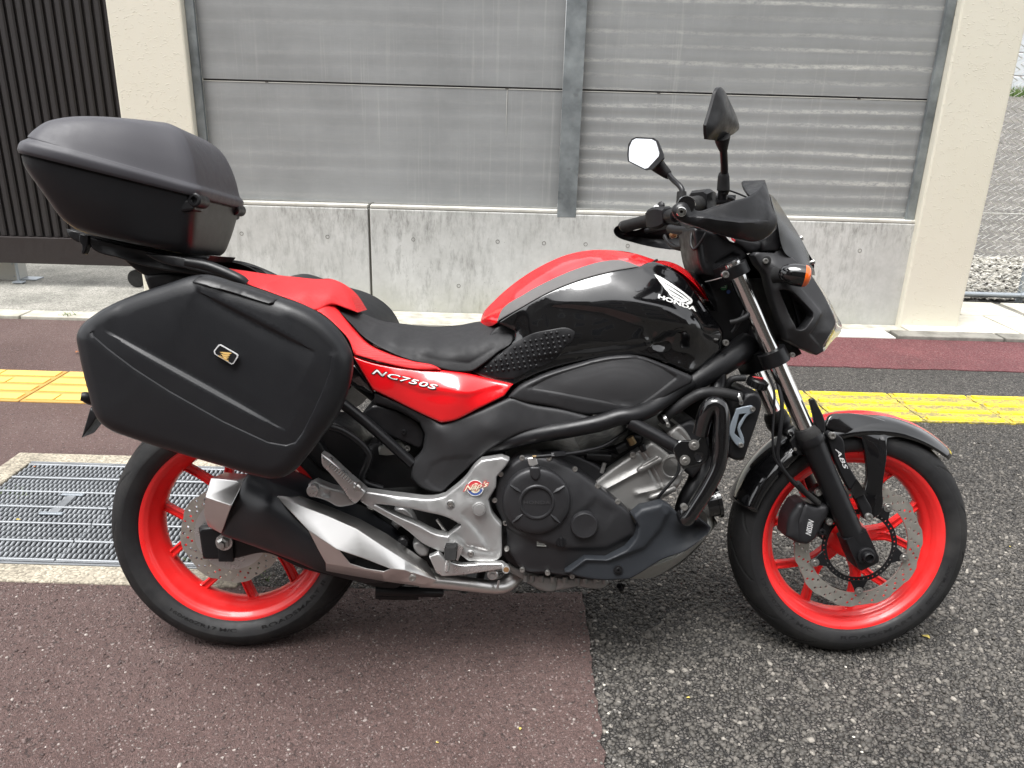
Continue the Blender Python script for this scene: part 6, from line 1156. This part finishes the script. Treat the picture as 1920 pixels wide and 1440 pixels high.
patch('head_shroud', [(990, 1090), (1140, 1090), (1260, 1100), (1330, 1280), (1420, 1500), (1400, 1700), (1100, 1720), (900, 1640), (900, 1480), (1040, 1300)], 'plastic_black', bike, zm=9, d=.05, thick=.1, rim=.01, res=.012)
tube('head_cable', [(600, 1190, .11), (640, 1180, .115), (690, 1150, .115), (685, 1100, .11)], 'rubber_side', bike, .006, 7); tube('head_cable', [(610, 1240, .1), (660, 1160, .105), (690, 1060, .1)], 'plastic_black', bike, .0045, 7)
bolt(578, 1290, .115, .0075, 'bolt_steel', bike, 7)
# hand guards
hg = patch('hand_guard', [(640, 400, .378), (660, 350, .378), (720, 316, .378), (790, 325, .378), (840, 372, .377), (900, 397, .376), (1060, 360, .368), (1250, 300, .352), (1420, 250, .325), (1490, 200, .300), (1540, 140, .275), (1572, 104, .255), (1600, 200, .268), (1645, 380, .285), (1692, 490, .290), (1680, 550, .292), (1540, 692, .305), (1480, 708, .312), (1340, 690, .335), (1200, 660, .352), (1000, 600, .370), (850, 550, .378), (760, 520, .380), (670, 460, .380)], 'plastic_black', bike, zm=9, thick=.008, rim=.005, res=.006, sharp=55,
   ctrl=[(730, 412, .386), (1000, 480, .388), (1250, 500, .376), (1450, 490, .352), (1600, 490, .318), (1300, 620, .360), (1500, 330, .325), (1300, 400, .362)], feats=[('crease', [(760, 470), (900, 455), (1050, 475), (1300, 500), (1560, 488), (1700, 485)], .014, .009, .06, -1, .36)], mirror=True)
bolt(732, 412, .383, .0072, 'satin_black', hg.o, 9, washer=False); disc_lathe('bolt_washer', 732, 412, .386, .0095, [(-.006, 1), (.003, .98), (.004, .7), (.0035, .3)], 'chrome', hg.o, 9, 28)
facets('guard_wing', [(1332, 112, .22), (1352, 97, .215), (1572, 92, .225), (1570, 110, .255), (1490, 205, .30), (1420, 250, .322), (1390, 228, .30), (1345, 160, .24)], [(0, 1, 2, 3, 4, 5, 6, 7)], 'plastic_black', hg.o, 9, .002, 30, .006)
# mirrors
mL = P(*Z(13, [(300, 800)], -.335)[0]); nL = np.array([-.80, -.56, .13]); gl = [(125, 830), (130, 730), (160, 660), (200, 637), (370, 645), (415, 670), (452, 800), (445, 830), (330, 955), (295, 962), (130, 880)]
rimL = [(103, 800), (114, 700), (150, 640), (200, 618), (390, 630), (430, 660), (490, 800), (496, 850), (380, 967), (300, 977), (110, 885)]
ml = empty('mirror', tuple(mL), parent=bike); 
def reparent(o, p): o.parent = p; o.location = tuple(-np.array(p.location)); return o
reparent(tilt_plate('mirror_shell', rimL, mL, -nL, 'plastic_black', None, 13, thick=.004, dome=.03, domer=.045, sharp=15), ml)
reparent(tilt_plate('mirror_glass', gl, mL, nL, 'mirror_glass', None, 13, thick=.002, lift=.0052, res=.006, sharp=15), ml)
reparent(tube('mirror_boot', [(400, 900, -.335), (450, 950, -.33), (530, 1020, -.325), (545, 1030, -.323)], 'rubber', None, [.022, .0185, .013, .010], 13), ml)
reparent(tube('mirror_stem', [(530, 1010, -.325), (590, 1080, -.30), (655, 1140, -.275), (685, 1190, -.265), (688, 1260, -.262)], 'satin_black', None, .0078, 13, n=8), ml)
reparent(tube('stem_boot', [(682, 1205, -.262), (680, 1260, -.262), (678, 1360, -.262)], 'rubber', None, [.0125, .0135, .0145], 13), ml)
mR = P(*Z(13, [(1120, 400)], .335)[0]); nR = np.array([-.80, .56, .13]); mr_ = empty('mirror', tuple(mR), parent=bike)
oR = [(945, 490), (975, 390), (1005, 290), (1050, 130), (1083, 82), (1110, 78), (1140, 110), (1200, 230), (1280, 410), (1302, 480), (1300, 530), (1260, 570), (1190, 610), (1050, 650), (955, 642), (946, 560)]
reparent(tilt_plate('mirror_shell', oR, mR, -nR, 'plastic_black', None, 13, thick=.006, dome=.012, domer=.05, sharp=30), mr_)
reparent(tilt_plate('mirror_glass', [(1120+(x-1120)*.9, 400+(y-400)*.9) for x, y in oR], mR, nR, 'mirror_glass', None, 13, thick=.002, lift=.0072, res=.01), mr_)
reparent(tube('mirror_boot', [(1118, 610, .318), (1122, 680, .31), (1132, 755, .30)], 'rubber', None, [.0165, .013, .0085], 13), mr_)
reparent(tube('mirror_stem', [(1130, 740, .30), (1138, 850, .28), (1142, 950, .262), (1140, 1040, .25)], 'satin_black', None, .0078, 13), mr_)
reparent(tube('stem_boot', [(1136, 1032, .25), (1134, 1050, .25), (1130, 1190, .245), (1125, 1200, .245)], 'rubber', None, [.0105, .0120, .0135, .010], 13), mr_); reparent(tube('stem_boot', [(1122, 1190, .245), (1122, 1290, .24)], 'satin_black', None, .0095, 13), mr_)
# headlight
hc = patch('headlight_cowl', [(195, 228, .108), (230, 196, .108), (430, 207, .10), (512, 132, .085), (530, 150, .085), (690, 300, .09), (760, 330, .085), (835, 440, .09), (1000, 700, .095), (1100, 920, .09), (1122, 1000, .085), (1060, 1110, .10), (975, 1255, .10), (985, 1312, .095), (905, 1356, .10), (720, 1270, .118), (582, 1190, .125), (570, 1150, .125), (470, 900, .118), (380, 610, .112), (330, 430, .110), (255, 340, .108)], 'matte_grey', bike, zm=11, thick=.04, rim=.0035, res=.005, sharp=26, ctrl=[(960, 890, .125), (800, 1110, .138), (700, 1110, .140), (420, 620, .122), (590, 1060, .135), (740, 610, .122), (860, 1230, .118), (1020, 960, .108), (430, 330, .118), (860, 760, .125), (560, 420, .124)],
   holes=[[(478, 622), (540, 618), (600, 640), (720, 742), (838, 868), (846, 918), (742, 1050), (700, 1064), (650, 1060), (604, 950), (540, 770)]], hd=.125, feats=[('crease', [(720, 590), (850, 740), (965, 890), (800, 1112), (975, 1260)], .006, .008, .04, -1, .12)], mirror=True)
patch('headlight_core', [(300, 500), (480, 500), (900, 700), (1060, 960), (1000, 1150), (930, 1280), (760, 1250), (600, 1150), (480, 900)], 'dark_void', bike, zm=11, d=.082, thick=.164, rim=.008, res=.014)
zplate('bulb_bracket', [(600, 640), (650, 640), (740, 960), (780, 960), (760, 1020), (700, 1030), (690, 970)], 'plastic_black', bike, 11, .092, .01, bev=.002)
disc_lathe('bolt_recess', 345, 292, .1165, .0105, [(0, 1), (.0005, .9), (.0004, 0)], 'dark_void', hc.o, 11, 28); bolt(330, 296, .118, .0064, 'bolt_steel', hc.o, 11)
patch('headlight_lens', [(835, 445, .080), (900, 520, .05), (1000, 650, .022), (1130, 900, .01), (1192, 1050, .004), (1180, 1090, .004), (1090, 1190, .03), (990, 1316, .07), (962, 1275, .098), (1060, 1120, .092), (1122, 1010, .080), (1112, 950, .080), (1000, 720, .085), (860, 500, .085)], 'clear_lens', bike, zm=11, thick=.004, rim=.002, res=.006, mirror=True, ctrl=[(1050, 800, .05), (1150, 1040, .04), (1080, 1150, .06)])
patch('headlight_reflector', [(850, 470), (1000, 700), (1100, 940), (1100, 1020), (990, 1200), (960, 1240), (920, 1100), (900, 800)], 'alu_bright', bike, zm=11, d=.055, thick=.11, rim=.01, res=.012)
patch('wind_screen', [(793, 560, .115), (803, 565, .10), (818, 580, .06), (880, 672, .03), (958, 798, .01), (1012, 925, .0), (1018, 960, .01), (1003, 957, .04), (905, 880, .09), (868, 850, .105), (848, 800, .115), (836, 730, .12), (824, 670, .12), (808, 620, .12)], 'smoke_screen', bike, zm=7, thick=.004, rim=.001, res=.007, sharp=55, ctrl=[(900, 790, .075), (860, 700, .085)], mirror=True)
for x, y in ((948, 776), (1007, 893)): bolt(x, y, .0, .006, 'bolt_steel', bike, 7, axis=(.8, -.3, .4))
patch('screen_mount', [(1535, 700), (1600, 640), (1700, 552), (1722, 640), (1742, 745), (1700, 800), (1545, 805)], 'plastic_black', bike, zm=9, d=.098, thick=.196, rim=.004, res=.008); tube('screen_stay', [(1350, 690, .06), (1350, 860, .06)], 'plastic_black', bike, .009, 9); tube('screen_stay', [(1470, 700, .05), (1490, 800, .05)], 'plastic_black', bike, .012, 9)
# front indicators
ci = P(*Z(11, [(655, 448)], .165)[0]); axi = Vector((.86, -.16, -.12)).normalized()
for s in (1, -1):
    c0 = ci*np.array([1, s, 1]); a_ = (axi.x, axi.y*s, axi.z); it = empty('front_indicator', tuple(c0), parent=bike)
    lathe('indicator_body', (0, 0, 0), [(-.034, 0), (-.033, .007), (-.028, .0145), (-.018, .0205), (-.004, .0242), (.010, .0252), (.019, .0252)], 'gloss_black', it, 36, axis=a_); lathe('indicator_lens', (0, 0, 0), [(.019, .0252), (.026, .0238), (.0315, .019), (.034, .011), (.035, 0)], 'orange_lens', it, 36, axis=a_)
    st = P(*Z(11, [(430, 455)], .12)[0])*np.array([1, s, 1])-c0; sweep('indicator_stem', [st, st*.5+[0, 0, 0], (-.012*a_[0], -.012*a_[1], 0)], 'rubber', it, [.017, .013, .012], sec=[(math.cos(t)*.8, math.sin(t)*1.1) for t in np.linspace(0, 6.283, 14, endpoint=False)])
# horn and dark parts between fork and radiator
patch('front_harness', [(560, 1220), (640, 1230), (720, 1300), (740, 1340), (660, 1380), (600, 1330)], 'dark_void', bike, zm=11, d=.06, thick=.12, rim=.006, res=.01)
